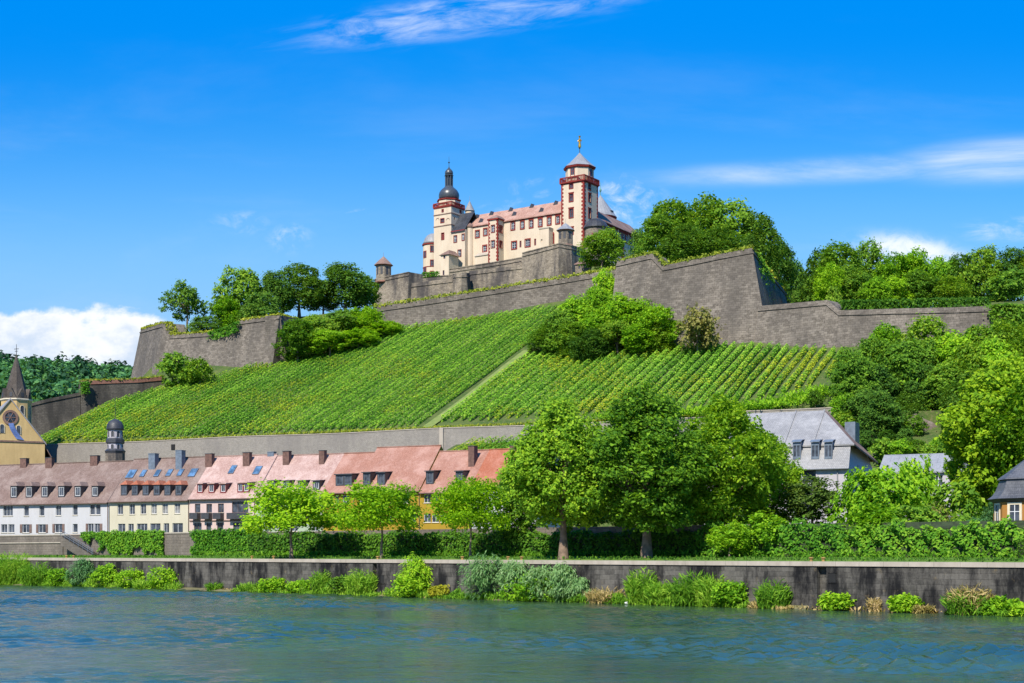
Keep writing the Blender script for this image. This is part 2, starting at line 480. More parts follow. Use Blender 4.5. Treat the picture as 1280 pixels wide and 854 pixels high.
def ground_mat(name, a, b_, c, sc=.25):
    m, nt, b = new_mat(name)
    pos = world_pos(nt)
    n1 = noise(nt, pos, sc, 6, .65); n2 = noise(nt, pos, sc * 9, 5, .7)
    col = mix(nt, n1.ss(.38, .62), a, b_)
    col = mix(nt, n2.ss(.5, .7) * .7, col, c)
    nt.links.new(col, b.inputs['Base Color'])
    b.inputs['Roughness'].default_value = 1; b.inputs['Specular IOR Level'].default_value = .1
    bump(nt, b, n2, .6, .2)
    return m
M_TERRAIN = ground_mat('hill_ground', (.045, .085, .02), (.085, .115, .03), (.19, .15, .085))
M_GRASS = ground_mat('grass_ground', (.07, .15, .02), (.12, .20, .03), (.15, .19, .05), .5)
M_TRACK = ground_mat('grass_track_ground', (.13, .19, .045), (.19, .23, .07), (.25, .20, .11), .6)
M_PATH = ground_mat('gravel_path', (.42, .38, .32), (.48, .44, .38), (.36, .32, .27), .6)
M_ASPH = ground_mat('asphalt', (.05, .05, .05), (.06, .06, .06), (.045, .045, .045), .5)
M_BED = ground_mat('river_bed', (.05, .05, .03), (.07, .06, .04), (.04, .04, .03), .1)
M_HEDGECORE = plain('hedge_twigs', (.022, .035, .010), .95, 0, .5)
M_HOLE = plain('dark_opening', (.012, .012, .012), .98, 0, .2)

# ------------------------------------------------------------------ foliage
def leaf_object(name, P, N, S, mat, parent=None, aspect=.62, rng=None, T=None, org=None):
    """many small leaf faces as one mesh; P centres, N normals, S half lengths, T optional long axes"""
    rng = rng or np.random.default_rng(1)
    n = len(P)
    N = N / (np.linalg.norm(N, axis=1, keepdims=True) + 1e-9)
    if T is None: T = rng.normal(size=(n, 3))
    T = T - N * np.sum(T * N, axis=1, keepdims=True)
    T = T / (np.linalg.norm(T, axis=1, keepdims=True) + 1e-9)
    B = np.cross(N, T)
    S = np.asarray(S).reshape(-1, 1)
    if org is not None: P = P - np.array(org)
    bend = N * S * .25
    v = np.stack([P - T * S - bend, P + B * S * aspect, P + T * S - bend, P - B * S * aspect], axis=1).reshape(-1, 3)
    me = bpy.data.meshes.new(name)
    me.vertices.add(4 * n); me.loops.add(4 * n); me.polygons.add(n)
    me.vertices.foreach_set('co', v.astype(np.float32).ravel())
    me.loops.foreach_set('vertex_index', np.arange(4 * n, dtype=np.int32))
    me.polygons.foreach_set('loop_start', np.arange(0, 4 * n, 4, dtype=np.int32))
    me.polygons.foreach_set('loop_total', np.full(n, 4, dtype=np.int32))
    me.update(calc_edges=True)
    at_ = me.attributes.new('tint', 'FLOAT', 'FACE')
    at_.data.foreach_set('value', rng.random(n).astype(np.float32))
    me.materials.append(mat)
    o = bpy.data.objects.new(name, me); COL.objects.link(o)
    if parent: o.parent = parent
    return o

def unit(rng, n, up=0.0):
    d = rng.normal(size=(n, 3)); d[:, 2] += up
    return d / np.linalg.norm(d, axis=1, keepdims=True)

def blob_leaves(rng, C, Rr, total, clus=9, spread=.2, squash=1.0, upn=.35):
    C, Rr = np.array(C), np.array(Rr)
    w = Rr ** 2; w = w / w.sum()
    m = max(1, total // clus)
    bi = rng.choice(len(C), size=m, p=w)
    d = unit(rng, m, .15); rad = .72 + .36 * rng.random(m)
    cc = C[bi] + d * (Rr[bi] * rad)[:, None] * np.array([1, 1, squash])
    keep = np.ones(m, bool)
    for k in range(len(C)):
        q = (cc - C[k]) / np.array([1, 1, squash])
        keep &= ~((np.linalg.norm(q, axis=1) < Rr[k] * .62) & (bi != k))
    cc, d, bi = cc[keep], d[keep], bi[keep]
    P = np.repeat(cc, clus, axis=0) + rng.normal(size=(len(cc) * clus, 3)) * (np.repeat(Rr[bi], clus) * spread)[:, None] * np.array([1, 1, .75])
    N = np.repeat(d, clus, axis=0) * .55 + rng.normal(size=P.shape) * .45 + np.array([0, 0, upn]) + np.array(sun_dir) * .55
    return P, N

def crown_blobs(rng, W, z0, H, n, rmin, rmax, low=0.0, lay=None, tp=.35):
    C, Rr = [], []
    cz, hz = (z0 + H) / 2, (H - z0) / 2
    for i in range(n):
        d = unit(rng, 1, .12)[0]
        if lay: d[2] = rng.choice(lay) + rng.normal() * .06
        r = W * rng.uniform(rmin, rmax)
        f = rng.uniform(.5, 1.0) ** .6
        taper = 1 - tp * max(0, d[2]) - low * max(0, -d[2])
        C.append((d[0] * (W / 2 - r) * f * 1.1 * taper, d[1] * (W / 2 - r) * f * 1.1 * taper, cz + d[2] * (hz - r * .8) * f * 1.04)); Rr.append(r)
    C.append((0, 0, cz)); Rr.append(W * .22)
    return C, Rr

PROTO = {}
def tree_proto(kind, H, W, z0, nb, nleaf, size, mat, bark, seed, tr, rmin=.11, rmax=.2, squash=.85, lay=None, low=0.0, limbs=6, spread=.2, lean=0.0, tp=.35):
    rng = np.random.default_rng(seed); rr = random.Random(seed)
    root = thing({'tree': 'tree', 'bush': 'bush'}[kind[1]], '', kind[1], (0, 0, 0))
    C, Rr = crown_blobs(rng, W, z0, H, nb, rmin, rmax, low, lay, tp)
    if lean: C = [(x + lean * (z - z0), y, z) for x, y, z in C]
    P, N = blob_leaves(rng, C, Rr, nleaf, squash=squash, spread=spread)
    ok = P[:, 2] > .1; P, N = P[ok], N[ok]
    leaf_object('crown', P, N, size * (.6 + .8 * rng.random(len(P))), mat, root, rng=rng)
    mb = MB()
    zt = z0 + (H - z0) * .55
    k = 5
    pts = [(rr.uniform(-.02, .02) * W * (i / k) + lean * max(0, zt * i / k - z0), rr.uniform(-.02, .02) * W * (i / k), zt * i / k - (.4 if i == 0 else 0)) for i in range(k + 1)]
    mb.tube(pts, [tr * (1.35 if i == 0 else 1) * (1 - .75 * (i / k)) for i in range(k + 1)], 8)
    for i in range(limbs):
        c = Vector(rr.choice(C)); a = Vector(pts[2 if z0 / zt < .45 else 3]).lerp(Vector(pts[4]), rr.random())
        m_ = a.lerp(c, .5) + Vector((0, 0, (c - a).length * .08))
        mb.tube([a, m_, c], [tr * .42, tr * .26, tr * .08], 5)
    mb.build('trunk', bark, root, smooth=True)
    W = float(np.mean([np.percentile(P[:, i], 98.5) - np.percentile(P[:, i], 1.5) for i in (0, 1)])); H = float(np.percentile(P[:, 2], 99.6))
    PROTO.setdefault(kind[0], []).append([root, H, W, False])

rp = random.Random(77)
def plant(kind, px, pyt, Y, wpx, label, group=None, z=None, cat=None, name=None, v=None, rz=None, dz=0.0):
    """a tree or bush standing on the ground in the direction px at the distance Y, its top at pyt, wpx wide"""
    x = (px - HX) / F * Y
    zb = (ground(x, Y) if z is None else z) + dz
    H = EYE + (HY - pyt) / F * Y - zb
    W = wpx * Y / F
    v = rp.randrange(len(PROTO[kind])) if v is None else v
    pr = PROTO[kind][v]
    rz = rp.uniform(0, 2 * PI) if rz is None else rz
    if not pr[3]:
        o = pr[0]; pr[3] = True
        o.location = (x, Y, zb); o.rotation_euler = (0, 0, rz); o.scale = (W / pr[2], W / pr[2], H / pr[1])
    else:
        o = dup(pr[0], (x, Y, zb), rz, (W / pr[2], W / pr[2], H / pr[1]))
    if name: o.name = name
    o['label'] = label; o['category'] = cat or o['category']
    if group: o['group'] = group
    elif 'group' in o: del o['group']
    return o

T_, B_ = 'tree', 'bush'
for s in (11, 12):
    tree_proto(('plane', T_), 18, 14, 2.2, 150, 42000, .20, L_PLANE, M_WOOD_PALE, s, .5, .045, .11, low=.1, limbs=9, spread=.27, tp=.5)
for s in (21, 22):
    tree_proto(('ash', T_), 10, 11, 2.8, 70, 14500, .185, L_ASH, M_WOOD, s, .17, .085, .15, squash=.6, lay=[-.95, -.7, -.4, -.1, .2, .45, .7, .9], limbs=8, spread=.28)
for s in (31, 32, 33):
    tree_proto(('hill', T_), 16, 13, .5, 38, 12500, .29, L_MID, M_WOOD, s, .4, .1, .2, limbs=5)
for s in (41, 42, 43):
    tree_proto(('dark', T_), 16, 13, .6, 38, 12500, .29, L_DARK, M_WOOD, s, .4, .1, .2, limbs=5)
for s in (44, 45):
    tree_proto(('light', T_), 14, 11, 1.0, 32, 10000, .28, L_LIGHT, M_WOOD, s, .3, .1, .19, limbs=5)
tree_proto(('sparse', T_), 16, 14, 5.0, 26, 4200, .32, L_DARK, M_WOOD, 51, .4, .08, .15, limbs=10, spread=.24)
for s in (61, 62):
    tree_proto(('bigmaple', T_), 18, 15, 1.0, 110, 26000, .26, L_MAPLE, M_WOOD, s, .45, .055, .12, squash=.6, limbs=6, spread=.26)
for s in (71, 72, 73):
    tree_proto(('bush', B_), 6, 7, .1, 22, 3600, .24, L_MID, M_WOOD, s, .12, .12, .22, low=-.2, limbs=4)
for s in (74, 75, 76):
    tree_proto(('lbush', B_), 6, 7, .1, 26, 5000, .20, L_LIGHT, M_WOOD, s, .12, .1, .2, low=-.2, limbs=4)
tree_proto(('dbush', B_), 6, 7, .1, 24, 4000, .22, L_DARK, M_WOOD, 77, .12, .11, .2, low=-.2, limbs=4)
tree_proto(('bbush', B_), 6, 7, .1, 24, 5000, .20, L_BLUE, M_WOOD, 78, .12, .1, .19, low=-.2, limbs=4)
tree_proto(('drybush', B_), 6, 7, .3, 26, 3200, .22, L_DRY, M_WOOD, 79, .12, .1, .19, low=-.1, limbs=6)
tree_proto(('round', T_), 7, 7.5, 1.0, 46, 7000, .17, L_ROUND, M_WOOD, 80, .15, .08, .15, limbs=5)

def hill_pt(px, py):
    """where the sight line meets the vineyard slope (an even plane), as (t, d)"""
    k = (px - HX) / F; e = (HY - py) / F
    # d = HN.(kY - W0x, Y - W0y);  29.4 + .4389 d = EYE + eY
    a = HN.x * k + HN.y; b = -HN.dot(W0)
    Y = (EYE - 29.4 - .4389 * b) / (.4389 * a - e)
    return td(k * Y, Y)

# ------------------------------------------------------------------ ground, water, banks
def sheet(name, rows, mat, kind_='structure'):
    """loft: rows of equally many points"""
    n = len(rows[0]); mb = MB()
    mb.v = [tuple(p) for r in rows for p in r]
    mb.f = [(i * n + j, i * n + j + 1, (i + 1) * n + j + 1, (i + 1) * n + j) for i in range(len(rows) - 1) for j in range(n - 1)]
    o = mb.build(name, mat); kind(o, kind_); return o

big = 9000
kind(MB().quad((-big, -big, -3), (big, -big, -3), (big, big, -3), (-big, big, -3)).build('ground', M_BED), 'structure')

# water
m, nt, b = new_mat('river_water')
pos = world_pos(nt)
n1 = noise(nt, scaled(nt, pos, (.42, .8, 1)), 1.0, 3, .6)
n2 = noise(nt, scaled(nt, pos, (1.5, 2.6, 1)), 1.0, 4, .62)
n3 = noise(nt, scaled(nt, pos, (.05, .085, 1)), 1.0, 3, .5)
calm = n3.ss(.35, .65)
n4 = noise(nt, scaled(nt, pos, (3.4, 5.5, 1)), 1.0, 3, .6)
h = n1 * .8 + n2 * .5 * (calm * .8 + .45) + n4 * .16
c = mix(nt, n3.ss(.3, .7), (.020, .052, .034), (.040, .078, .030))
nt.links.new(c, b.inputs['Base Color'])
b.inputs['Roughness'].default_value = .09
b.inputs['IOR'].default_value = 1.5
b.inputs['Specular IOR Level'].default_value = .6
bump(nt, b, h, .6, .26)
def river_mesh():
    rg = np.random.default_rng(17)
    xs, ys = np.arange(-150, 120.01, .4), np.arange(30, 262.01, .34)
    X, Y = np.meshgrid(xs, ys); Z = np.zeros_like(X)
    lo = np.zeros_like(X)
    for k in range(9):
        th = rg.normal(.75, .5); L = rg.uniform(22, 60)
        lo += np.sin((X * math.cos(th) + Y * math.sin(th)) * 2 * PI / L + rg.uniform(0, 6))
    amp = np.clip(1.0 + lo * .34, .3, 2.3)
    for k in range(46):
        L = 10 ** rg.uniform(math.log10(1.0), math.log10(2.8)); th = rg.normal(-1.1, .9)
        sl = .019
        Z += sl * L / (2 * PI) * np.sin((X * math.cos(th) + Y * math.sin(th)) * 2 * PI / L + rg.uniform(0, 6) + .8 * lo * rg.uniform(-.4, .4))
    sg = lambda q: 1 / (1 + np.exp(-q))
    amp = amp * (1 + 1.6 * sg((-30 - X) / 8) + 1.3 * sg((X - 13) / 5) * sg((115 - Y) / 8))
    Z *= amp
    edge = np.minimum(np.minimum(X + 150, 120 - X), Y - 30); Z *= np.clip(edge / 8, 0, 1)
    ny, nx = X.shape
    V_ = np.stack([X, Y, Z], -1).reshape(-1, 3)
    idx = np.arange(nx * ny).reshape(ny, nx)
    Fq = np.stack([idx[:-1, :-1], idx[:-1, 1:], idx[1:, 1:], idx[1:, :-1]], -1).reshape(-1, 4)
    cen = V_[Fq].mean(1)
    off = (cen[:, 0] - quay(0).x) * NQ.x + (cen[:, 1] - quay(0).y) * NQ.y
    Fq = Fq[off < .6]
    x0, x1, y0, y1 = xs[0], xs[-1], ys[0], ys[-1]; b_ = 1500
    ex = np.array([(-b_, -b_, 0), (b_, -b_, 0), (b_, y0, 0), (-b_, y0, 0), (-b_, y1, 0), (x0, y0, 0), (x0, y1, 0), (x1, y0, 0), (b_, y1, 0), (x1, y1, 0), (-b_, 900, 0), (x0 - 5, 900, 0)])
    n0 = len(V_)
    V_ = np.concatenate([V_, ex]); Fx = np.array([(0, 1, 2, 3), (3, 5, 6, 4), (7, 2, 8, 9), (4, 6, 11, 10)]) + n0
    Fq = np.concatenate([Fq, Fx])
    me = bpy.data.meshes.new('river'); n = len(Fq)
    me.vertices.add(len(V_)); me.loops.add(4 * n); me.polygons.add(n)
    me.vertices.foreach_set('co', V_.astype(np.float32).ravel()); me.loops.foreach_set('vertex_index', Fq.astype(np.int32).ravel())
    me.polygons.foreach_set('loop_start', np.arange(0, 4 * n, 4, dtype=np.int32)); me.polygons.foreach_set('loop_total', np.full(n, 4, dtype=np.int32))
    me.polygons.foreach_set('use_smooth', np.ones(n, bool))
    me.update(calc_edges=True); me.materials.append(m)
    o = bpy.data.objects.new('river', me); COL.objects.link(o); kind(o, 'structure')
river_mesh()

FQ = Fr(quay(0), TQ, NQ)
def qp(px, off, z):
    return FQ.p(FQ.u(px, off), off, z)
UQ0, UQ1 = -560.0, 330.0
OFF_R = 14.5
# promenade, lawn and street
def bank_rows(offs):
    us = np.linspace(UQ0, UQ1, 90)
    return [[FQ.p(u, o, z) for u in us] for o, z in offs]
sheet('promenade', bank_rows([(.9, 4.36), (4.4, 4.37)]), M_PATH)
lawn = sheet('lawn', bank_rows([(4.3, 4.34), (5.2, 4.47), (9, 4.62), (12.5, 4.75), (OFF_R + .3, 4.8)]), M_GRASS)

def dR(t):
    p, q = td(*FQ.p(0, OFF_R + .5, 0)[:2]), td(*FQ.p(200, OFF_R + .5, 0)[:2])
    return p[1] + (q[1] - p[1]) * (t - p[0]) / (q[0] - p[0])
dl = [-22.5, -17, -12, -6, -2, -.45, -.15, .6, 2, 4, 7, 10, 14, 18, 22, 26, 30, 34, 38, 42, 46, 50, 54, 58, 62, 66, 70, 72, 75, 78, 84, 90, 100, 112, 125, 140, 152, 160, 170, 176, 190, 210, 235, 260, 330, 450, 600, 800, 1000, 1400]
tl_ = list(np.arange(-420, -130, 14.0)) + list(np.arange(-130, 150, 3.0)) + list(np.arange(150, 420, 14.0))
rows = []
for t in tl_:
    ds = dR(t)
    dd = [ds + (-23 - ds) * k / 5 for k in range(5)] + dl
    dd = [max(ds, x) for x in dd]
    rows.append([(*from_td(t, d), ground(*from_td(t, d)) if d < 1300 else -4) for d in dd])
sheet('hill_terrain', rows, M_TERRAIN)

# quay wall
def strip_wall(name, fr, u0, u1, v0, v1, z0, z1, mat, parent, seg=12.0):
    mb = MB(); n = max(1, int((u1 - u0) / seg))
    mb.box(fr, u0, u1, v0, v1, z0, z1)
    return mb.build(name, mat, parent)
qw = thing('quay_wall', 'long dark weathered stone quay wall along the river under a pale coping', 'wall', FQ.p(150, 0, 0))
un = FQ.u(1021); un2 = FQ.u(1033)
ua = FQ.u(466); ua2 = FQ.u(471)
mb = MB()
segs = [(UQ0, ua), (ua2, un), (un2, UQ1)]
for a, c_ in segs: mb.box(FQ, a, c_, 0, 1.2, -3, 3.98)
mb.box(FQ, ua, ua2, .55, 1.2, -3, 3.98); mb.box(FQ, un, un2, .6, 1.2, -3, 3.98)
mb.build('wall', M_QUAY, qw)
cp = MB(); u = UQ0
while u < UQ1:
    cp.box(FQ, u + .012, u + 2.388, -.12, 1.0, 3.98, 4.40); u += 2.4
cp.build('coping', M_COPING, qw)
for px0, px1, z0, z1 in ((1036.5, 1044.5, 2.55, 3.35), (1036.5, 1044.5, .75, 1.45), (476, 480, 1.6, 2.5)):
    a, c_ = FQ.u(px0), FQ.u(px1)
    o = MB().box(FQ, a, c_, -.02, .3, z0, z1).build('drain_opening', M_HOLE, qw)
    MB().box(FQ, a - .1, c_ + .1, -.05, .02, z1, z1 + .14).box(FQ, a - .1, c_ + .1, -.05, .02, z0 - .14, z0).build('lintel', M_QUAY, o)
lad = MB()
um = (un + un2) / 2
for s in (-.22, .22): lad.box(FQ, um + s - .03, um + s + .03, .35, .41, -1, 4.3)
for i in range(14): lad.box(FQ, um - .22, um + .22, .36, .40, -.6 + i * .33, -.56 + i * .33)
pass

# mooring bollards on the coping
def bollard(px, off, label):
    p = qp(px, off, 4.37)
    t = thing('mooring_bollard', label, 'bollard', p, 'bollards along the quay edge')
    MB().ring(p, [(.16, 4.37), (.14, 4.42), (.12, 4.60), (.14, 4.64)], 12).build('post', M_BOLLARD, t)
    MB().ring(p, [(.14, 4.64), (.22, 4.68), (.23, 4.74), (.12, 4.80)], 12).build('head', M_BOLLARD, t)
for px, off, l in ((83, .5, 'ochre mooring bollard on the quay left of the stair foot'), (92, 1.0, 'small ochre mooring bollard just right of another, by the willow'),
                   (315, .5, 'rusty mooring bollard on the quay below the pale green house'), (342, .5, 'rusty mooring bollard left of the first young tree'),
                   (472, .5, 'rusty mooring bollard on the coping over the narrow wall slot'), (578, .5, 'ochre mooring bollard left of the third young tree'),
                   (635, .5, 'ochre mooring bollard above the tall silvery willow'), (652, .5, 'ochre mooring bollard on the quay, second above the silvery willow'),
                   (1014, .5, 'ochre mooring bollard left of the ladder recess'), (1029, .5, 'ochre mooring bollard over the ladder recess')):
    bollard(px, off, l)

# retaining wall between promenade and street
rw = thing('retaining_wall', 'brown stone retaining wall between the quay lawn and the row houses', 'wall', FQ.p(20, OFF_R, 4.3))
us_, ue_ = FQ.u(80, OFF_R), FQ.u(121, OFF_R)
MB().box(FQ, UQ0, FQ.u(1010, OFF_R), OFF_R, OFF_R + .7, 3.5, 8.25).build('wall', M_RETAIN, rw)
MB().box(FQ, UQ0, FQ.u(330, OFF_R), OFF_R - .1, OFF_R + .8, 8.25, 8.45).build('coping', M_COPING, rw)
pil = MB()
for px in (78, 160, 199, 247): pil.box(FQ, FQ.u(px, OFF_R) - .4, FQ.u(px, OFF_R) + .4, OFF_R - .18, OFF_R + .2, 4.0, 8.2)
pil.build('pilaster', M_RETAIN, rw)
MB().box(FQ, UQ0, FQ.u(79, OFF_R), OFF_R - .14, OFF_R + .05, 6.9, 7.1).build('string_course', M_COPING, rw)

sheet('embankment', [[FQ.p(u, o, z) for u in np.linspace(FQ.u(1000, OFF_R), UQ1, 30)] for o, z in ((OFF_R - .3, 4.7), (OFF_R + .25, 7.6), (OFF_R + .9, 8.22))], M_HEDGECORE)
# stairs down to the quay
st = thing('stairway', 'stone stairway with a metal railing slanting down the retaining wall', 'stairs', FQ.p(us_, OFF_R, 4.5))
mb = MB(); nst = 22
u0s, u1s = us_ + 1.5, ue_ + 1.5
for i in range(nst):
    a = u0s + (u1s - u0s) * i / nst; c_ = u0s + (u1s - u0s) * (i + 1) / nst
    zt = 8.2 - (8.2 - 4.7) * (i + 1) / nst
    mb.box(FQ, a, c_, OFF_R - 1.5, OFF_R - .02, max(4.0, zt - 1.6), zt)
mb.build('steps', M_RETAIN, st)
mb = MB()
for k in (0, .35, .7):
    mb.tube([FQ.p(u0s, OFF_R - 1.5, 8.25 + .25 + k), FQ.p(u1s, OFF_R - 1.5, 4.75 + .25 + k)], [.035, .035], 6)
for i in range(0, nst + 1, 3):
    a = u0s + (u1s - u0s) * i / nst; zt = 8.2 - 3.5 * i / nst
    mb.tube([FQ.p(a, OFF_R - 1.5, zt - .2), FQ.p(a, OFF_R - 1.5, zt + 1.05)], [.035, .035], 6)
mb.build('railing', M_BLUEGREY, st)

# lower vineyard wall
FV = Fr(W0 - HN * .0, HR, HN)
vw = thing('vineyard_wall', 'long grey stone wall under the vineyard, behind the row of roofs', 'wall', (*from_td(0, -.8), 23))
mb = MB()
tt = list(np.arange(-99, WALL_END + .1, 1.0))
def topz(t): return 29.55 + .10 * math.sin(t * .13) + (.9 if t > 70 else 0)
P0 = []
for t in tt:
    P0.append([FV.p(t, -1.6, 14.0), FV.p(t, -.95, topz(t)), FV.p(t, -.2, topz(t)), FV.p(t, -.1, 14)])
vs = [p for q in P0 for p in q]; fs = []
for i in range(len(tt) - 1):
    for k in range(4):
        j = (k + 1) % 4
        fs.append((i * 4 + k, (i + 1) * 4 + k, (i + 1) * 4 + j, i * 4 + j))
fs += [(0, 1, 2, 3), tuple((len(tt) - 1) * 4 + k for k in (3, 2, 1, 0))]
mb.add(vs, fs); mb.build('wall', M_VSTONE, vw)
mb = MB(); t = -99.0
while t < 90:
    mb.box(FV, t + .01, t + 1.19, -1.05, -.1, topz(t) + .003, topz(t) + .16); t += 1.2
mb.build('coping', M_COPING, vw)
t0 = hill_pt(555, 538)[0]
MB().box(FV, t0 - .4, t0 + .4, -1.35, -.9, 14, 29.7).build('pilaster', M_COPING, vw)
tdr, _ = td(*at(244, 553, 318)[:2])
MB().box(FV, tdr - .5, tdr + .5, -1.15, -.9, 27.4, 28.6).build('drain_opening', M_HOLE, vw)
# end of the wall, above the slate roof
tw = hill_pt(1046, 505)[0]

# ------------------------------------------------------------------ vineyard rows
UP_L = [(41, 528), (101, 513), (165, 497), (195, 488), (240, 479), (270, 471), (349, 450), (397, 444), (480, 417), (500, 411), (600, 398), (640, 392), (690, 386)]
UP_R = [(660, 446), (700, 444), (760, 440), (820, 435), (880, 432), (960, 436), (1050, 441), (1080, 450)]
LO_R = [(560, 530), (880, 512), (925, 506), (960, 500), (1000, 490), (1050, 466)]
tdL = sorted(hill_pt(*p) for p in UP_L); tdR = sorted(hill_pt(*p) for p in UP_R); tdB = sorted(hill_pt(*p) for p in LO_R)
t_track = (hill_pt(548, 528)[0] + hill_pt(640, 452)[0]) / 2
rv = np.random.default_rng(5)
def vine_row(t, d0, d1, label, group, hgt, wid, dens, sz):
    n = int((d1 - d0) * dens)
    if n < 20 or d1 - d0 < 6: return
    clump = rv.random(n) < .9
    d = d0 + (d1 - d0) * rv.random(n)
    d = np.where(clump, np.round(d / 1.25) * 1.25 + rv.normal(size=n) * .27, d)
    ang = rv.random(n) * 2 * PI
    rad = .7 + .45 * rv.random(n)
    z = hgt * (.55 + .45 * np.sin(ang) * rad)
    off = wid * np.cos(ang) * rad
    tt = t + off + .15 * np.sin(d * .21 + t)
    xy = W0.x + HR.x * tt + HN.x * d, W0.y + HR.y * tt + HN.y * d
    gz = np.array([ground(a, b) for a, b in zip(xy[0][::8], xy[1][::8])])
    base = 29.35 + .4395 * d
    P = np.stack([xy[0], xy[1], base + z], 1)
    N = np.stack([HR.x * np.cos(ang), HR.y * np.cos(ang) - .35, np.sin(ang) + .45], 1) + rv.normal(size=(n, 3)) * .4 + np.array(sun_dir) * .7
    x0, y0 = from_td(t, (d0 + d1) / 2); org = (x0, y0, 29.35 + .4395 * (d0 + d1) / 2)
    o = leaf_object('vine_row', P, N, sz * (.6 + .8 * rv.random(n)), L_VINE, None, .8, rv, org=org)
    o.location = org
    tag(o, label, 'vine row', group)
t = -94.0; k = 0
LAB_L = 'slender row of green vines climbing the slope to the left of the grass track'
LAB_R = 'row of green vines with bare soil beside it, climbing right of the grass track'
while t < t_track - 1.4:
    d1 = float(np.interp(t, [a for a, _ in tdL], [b for _, b in tdL])) - .6 + rv.normal() * .25
    vine_row(t, 2.4 + rv.normal() * .2, d1, LAB_L, 'vine rows left of the grass track', 1.25, .24, 60, .155)
    t += 1.85
t = t_track + 1.9
while t < tdR[-1][0]:
    d1 = float(np.interp(t, [a for a, _ in tdR], [b for _, b in tdR])) - .4 + rv.normal() * .3
    d0 = float(np.interp(t, [a for a, _ in tdB], [b for _, b in tdB])) + .8 + rv.normal() * .3
    vine_row(t, max(1.6, d0), d1, LAB_R, 'vine rows right of the grass track', 1.5, .34, 52, .185)
    t += 2.05
# left field beyond the track, up to the thicket
# vines in the strip below the wall
for i, px in enumerate(range(562, 700, 9)):
    Yb = 270 - (px - 562) * .1
    x, y = (px - HX) / F * Yb, Yb
    tb, db = td(x, y)
    n = 520
    s = rv.random(n); ang = rv.random(n) * 2 * PI
    d = -12.6 + 11 * s
    px_ = W0.x + HR.x * (tb + .35 * np.cos(ang)) + HN.x * d; py_ = W0.y + HR.y * (tb + .35 * np.cos(ang)) + HN.y * d
    zz = np.array([ground(a_, b_) for a_, b_ in zip(px_, py_)])
    P = np.stack([px_, py_, zz + .8 + .75 * np.sin(ang)], 1)
    N = np.stack([HR.x * np.cos(ang), HR.y * np.cos(ang), np.sin(ang) + .2], 1) + rv.normal(size=(n, 3)) * .4 + np.array(sun_dir) * .7
    org = P.mean(0)
    o = leaf_object('vine_row', P, N, .17 * (.6 + .8 * rv.random(n)), L_VINE, None, .8, rv, org=org)
    o.location = org
    tag(o, 'short row of vines below the grey wall, above the red roofs', 'vine row', 'short vine rows below the grey wall')
# grass track
rows = []
dmax = hill_pt(652, 446)[1]
for off in (-1.15, 1.15):
    rows.append([(*from_td(t_track + off + .35 * math.sin(d * .1), d), 29.36 + .4389 * d + .32) for d in np.arange(.8, dmax + 6, 2.0)])
sheet('grass_track', rows, M_TRACK)

# weeds on the field's foot and verge (nobody could count these)
def weeds(name, pts, n, mat, size, spread, rng, hgt=.5):
    """pts: polyline of (x, y, z) to scatter along"""
    pts = np.array(pts); seg = rng.integers(0, len(pts) - 1, n); f = rng.random(n)[:, None]
    P = pts[seg] * (1 - f) + pts[seg + 1] * f
    P = P + np.stack([rng.normal(size=n) * spread, rng.normal(size=n) * spread, rng.random(n) * hgt], 1)
    N = rng.normal(size=(n, 3)) * .7 + np.array([0, -.4, .6])
    o = leaf_object(name, P, N, size * (.5 + rng.random(n)), mat, None, .4, rng, T=rng.normal(size=(n, 3)) * .4 + np.array([0, 0, 1]))
    return kind(o, 'stuff')
rw_ = np.random.default_rng(9)
weeds('grass', [(*from_td(t, .9), 29.6 + .3) for t in np.arange(-96, 92, 4)], 5200, L_MOSS, .28, .45, rw_, .4)
weeds('weeds', [(*from_td(t, float(np.interp(t, [a for a, _ in tdB], [b for _, b in tdB])) * .5), 29.4 + .439 * .5 * float(np.interp(t, [a for a, _ in tdB], [b for _, b in tdB]))) for t in np.arange(48, 104, 2.5)], 12000, L_LIGHT, .35, 3.0, rw_, .9)
weeds('lawn_weeds', [FQ.p(u, 6.0, 4.45) for u in np.linspace(0, 185, 60)], 5200, L_HEDGE, .16, .8, rw_, .35)
weeds('wild_flowers', [FQ.p(u, 12.6, 4.7) for u in np.linspace(40, 185, 50)], 4200, L_REED, .2, .7, rw_, .7)
def fringe(name, px0, px1, n, mat, seed, hmax):
    rng = np.random.default_rng(seed)
    u = FQ.u(px0) + (FQ.u(px1) - FQ.u(px0)) * rng.random(n)
    v = -.25 - 1.3 * rng.random(n)
    hh = hmax * (.45 + .3 * np.sin(u * 1.1) + .25 * np.sin(u * 2.7 + 1)) .clip(.15, 1)
    z = .05 + hh * rng.random(n)
    P = np.stack([FQ.O.x + FQ.r.x * u + FQ.b.x * v, FQ.O.y + FQ.r.y * u + FQ.b.y * v, z], 1)
    T = rng.normal(size=(n, 3)) * .4 + np.array([0, 0, 1]); N = rng.normal(size=(n, 3)) * .6 + np.array([0, -.6, .3])
    kind(leaf_object(name, P, N, .25 * (.6 + .8 * rng.random(n)), mat, None, .2, rng, T=T), 'stuff')
fringe('bank_grass', -60, 232, 9000, L_REED, 3, 1.3)
fringe('bank_grass', 300, 480, 3600, L_REED, 4, 1.0)
fringe('bank_grass', 490, 560, 1500, L_REED, 5, 1.0)
fringe('bank_grass', 560, 740, 3600, L_REED, 6, 1.1)
fringe('bank_grass', 745, 940, 4200, L_REED, 7, 1.1)
fringe('bank_grass', 945, 995, 700, L_STRAW, 8, .6)
fringe('bank_grass', 1190, 1290, 1800, L_REED, 9, .8)
weeds('quay_foot_weeds', [FQ.p(u, -.35, .0) for u in np.linspace(60, 200, 60)], 1800, L_STRAW, .22, .3, rw_, .35)

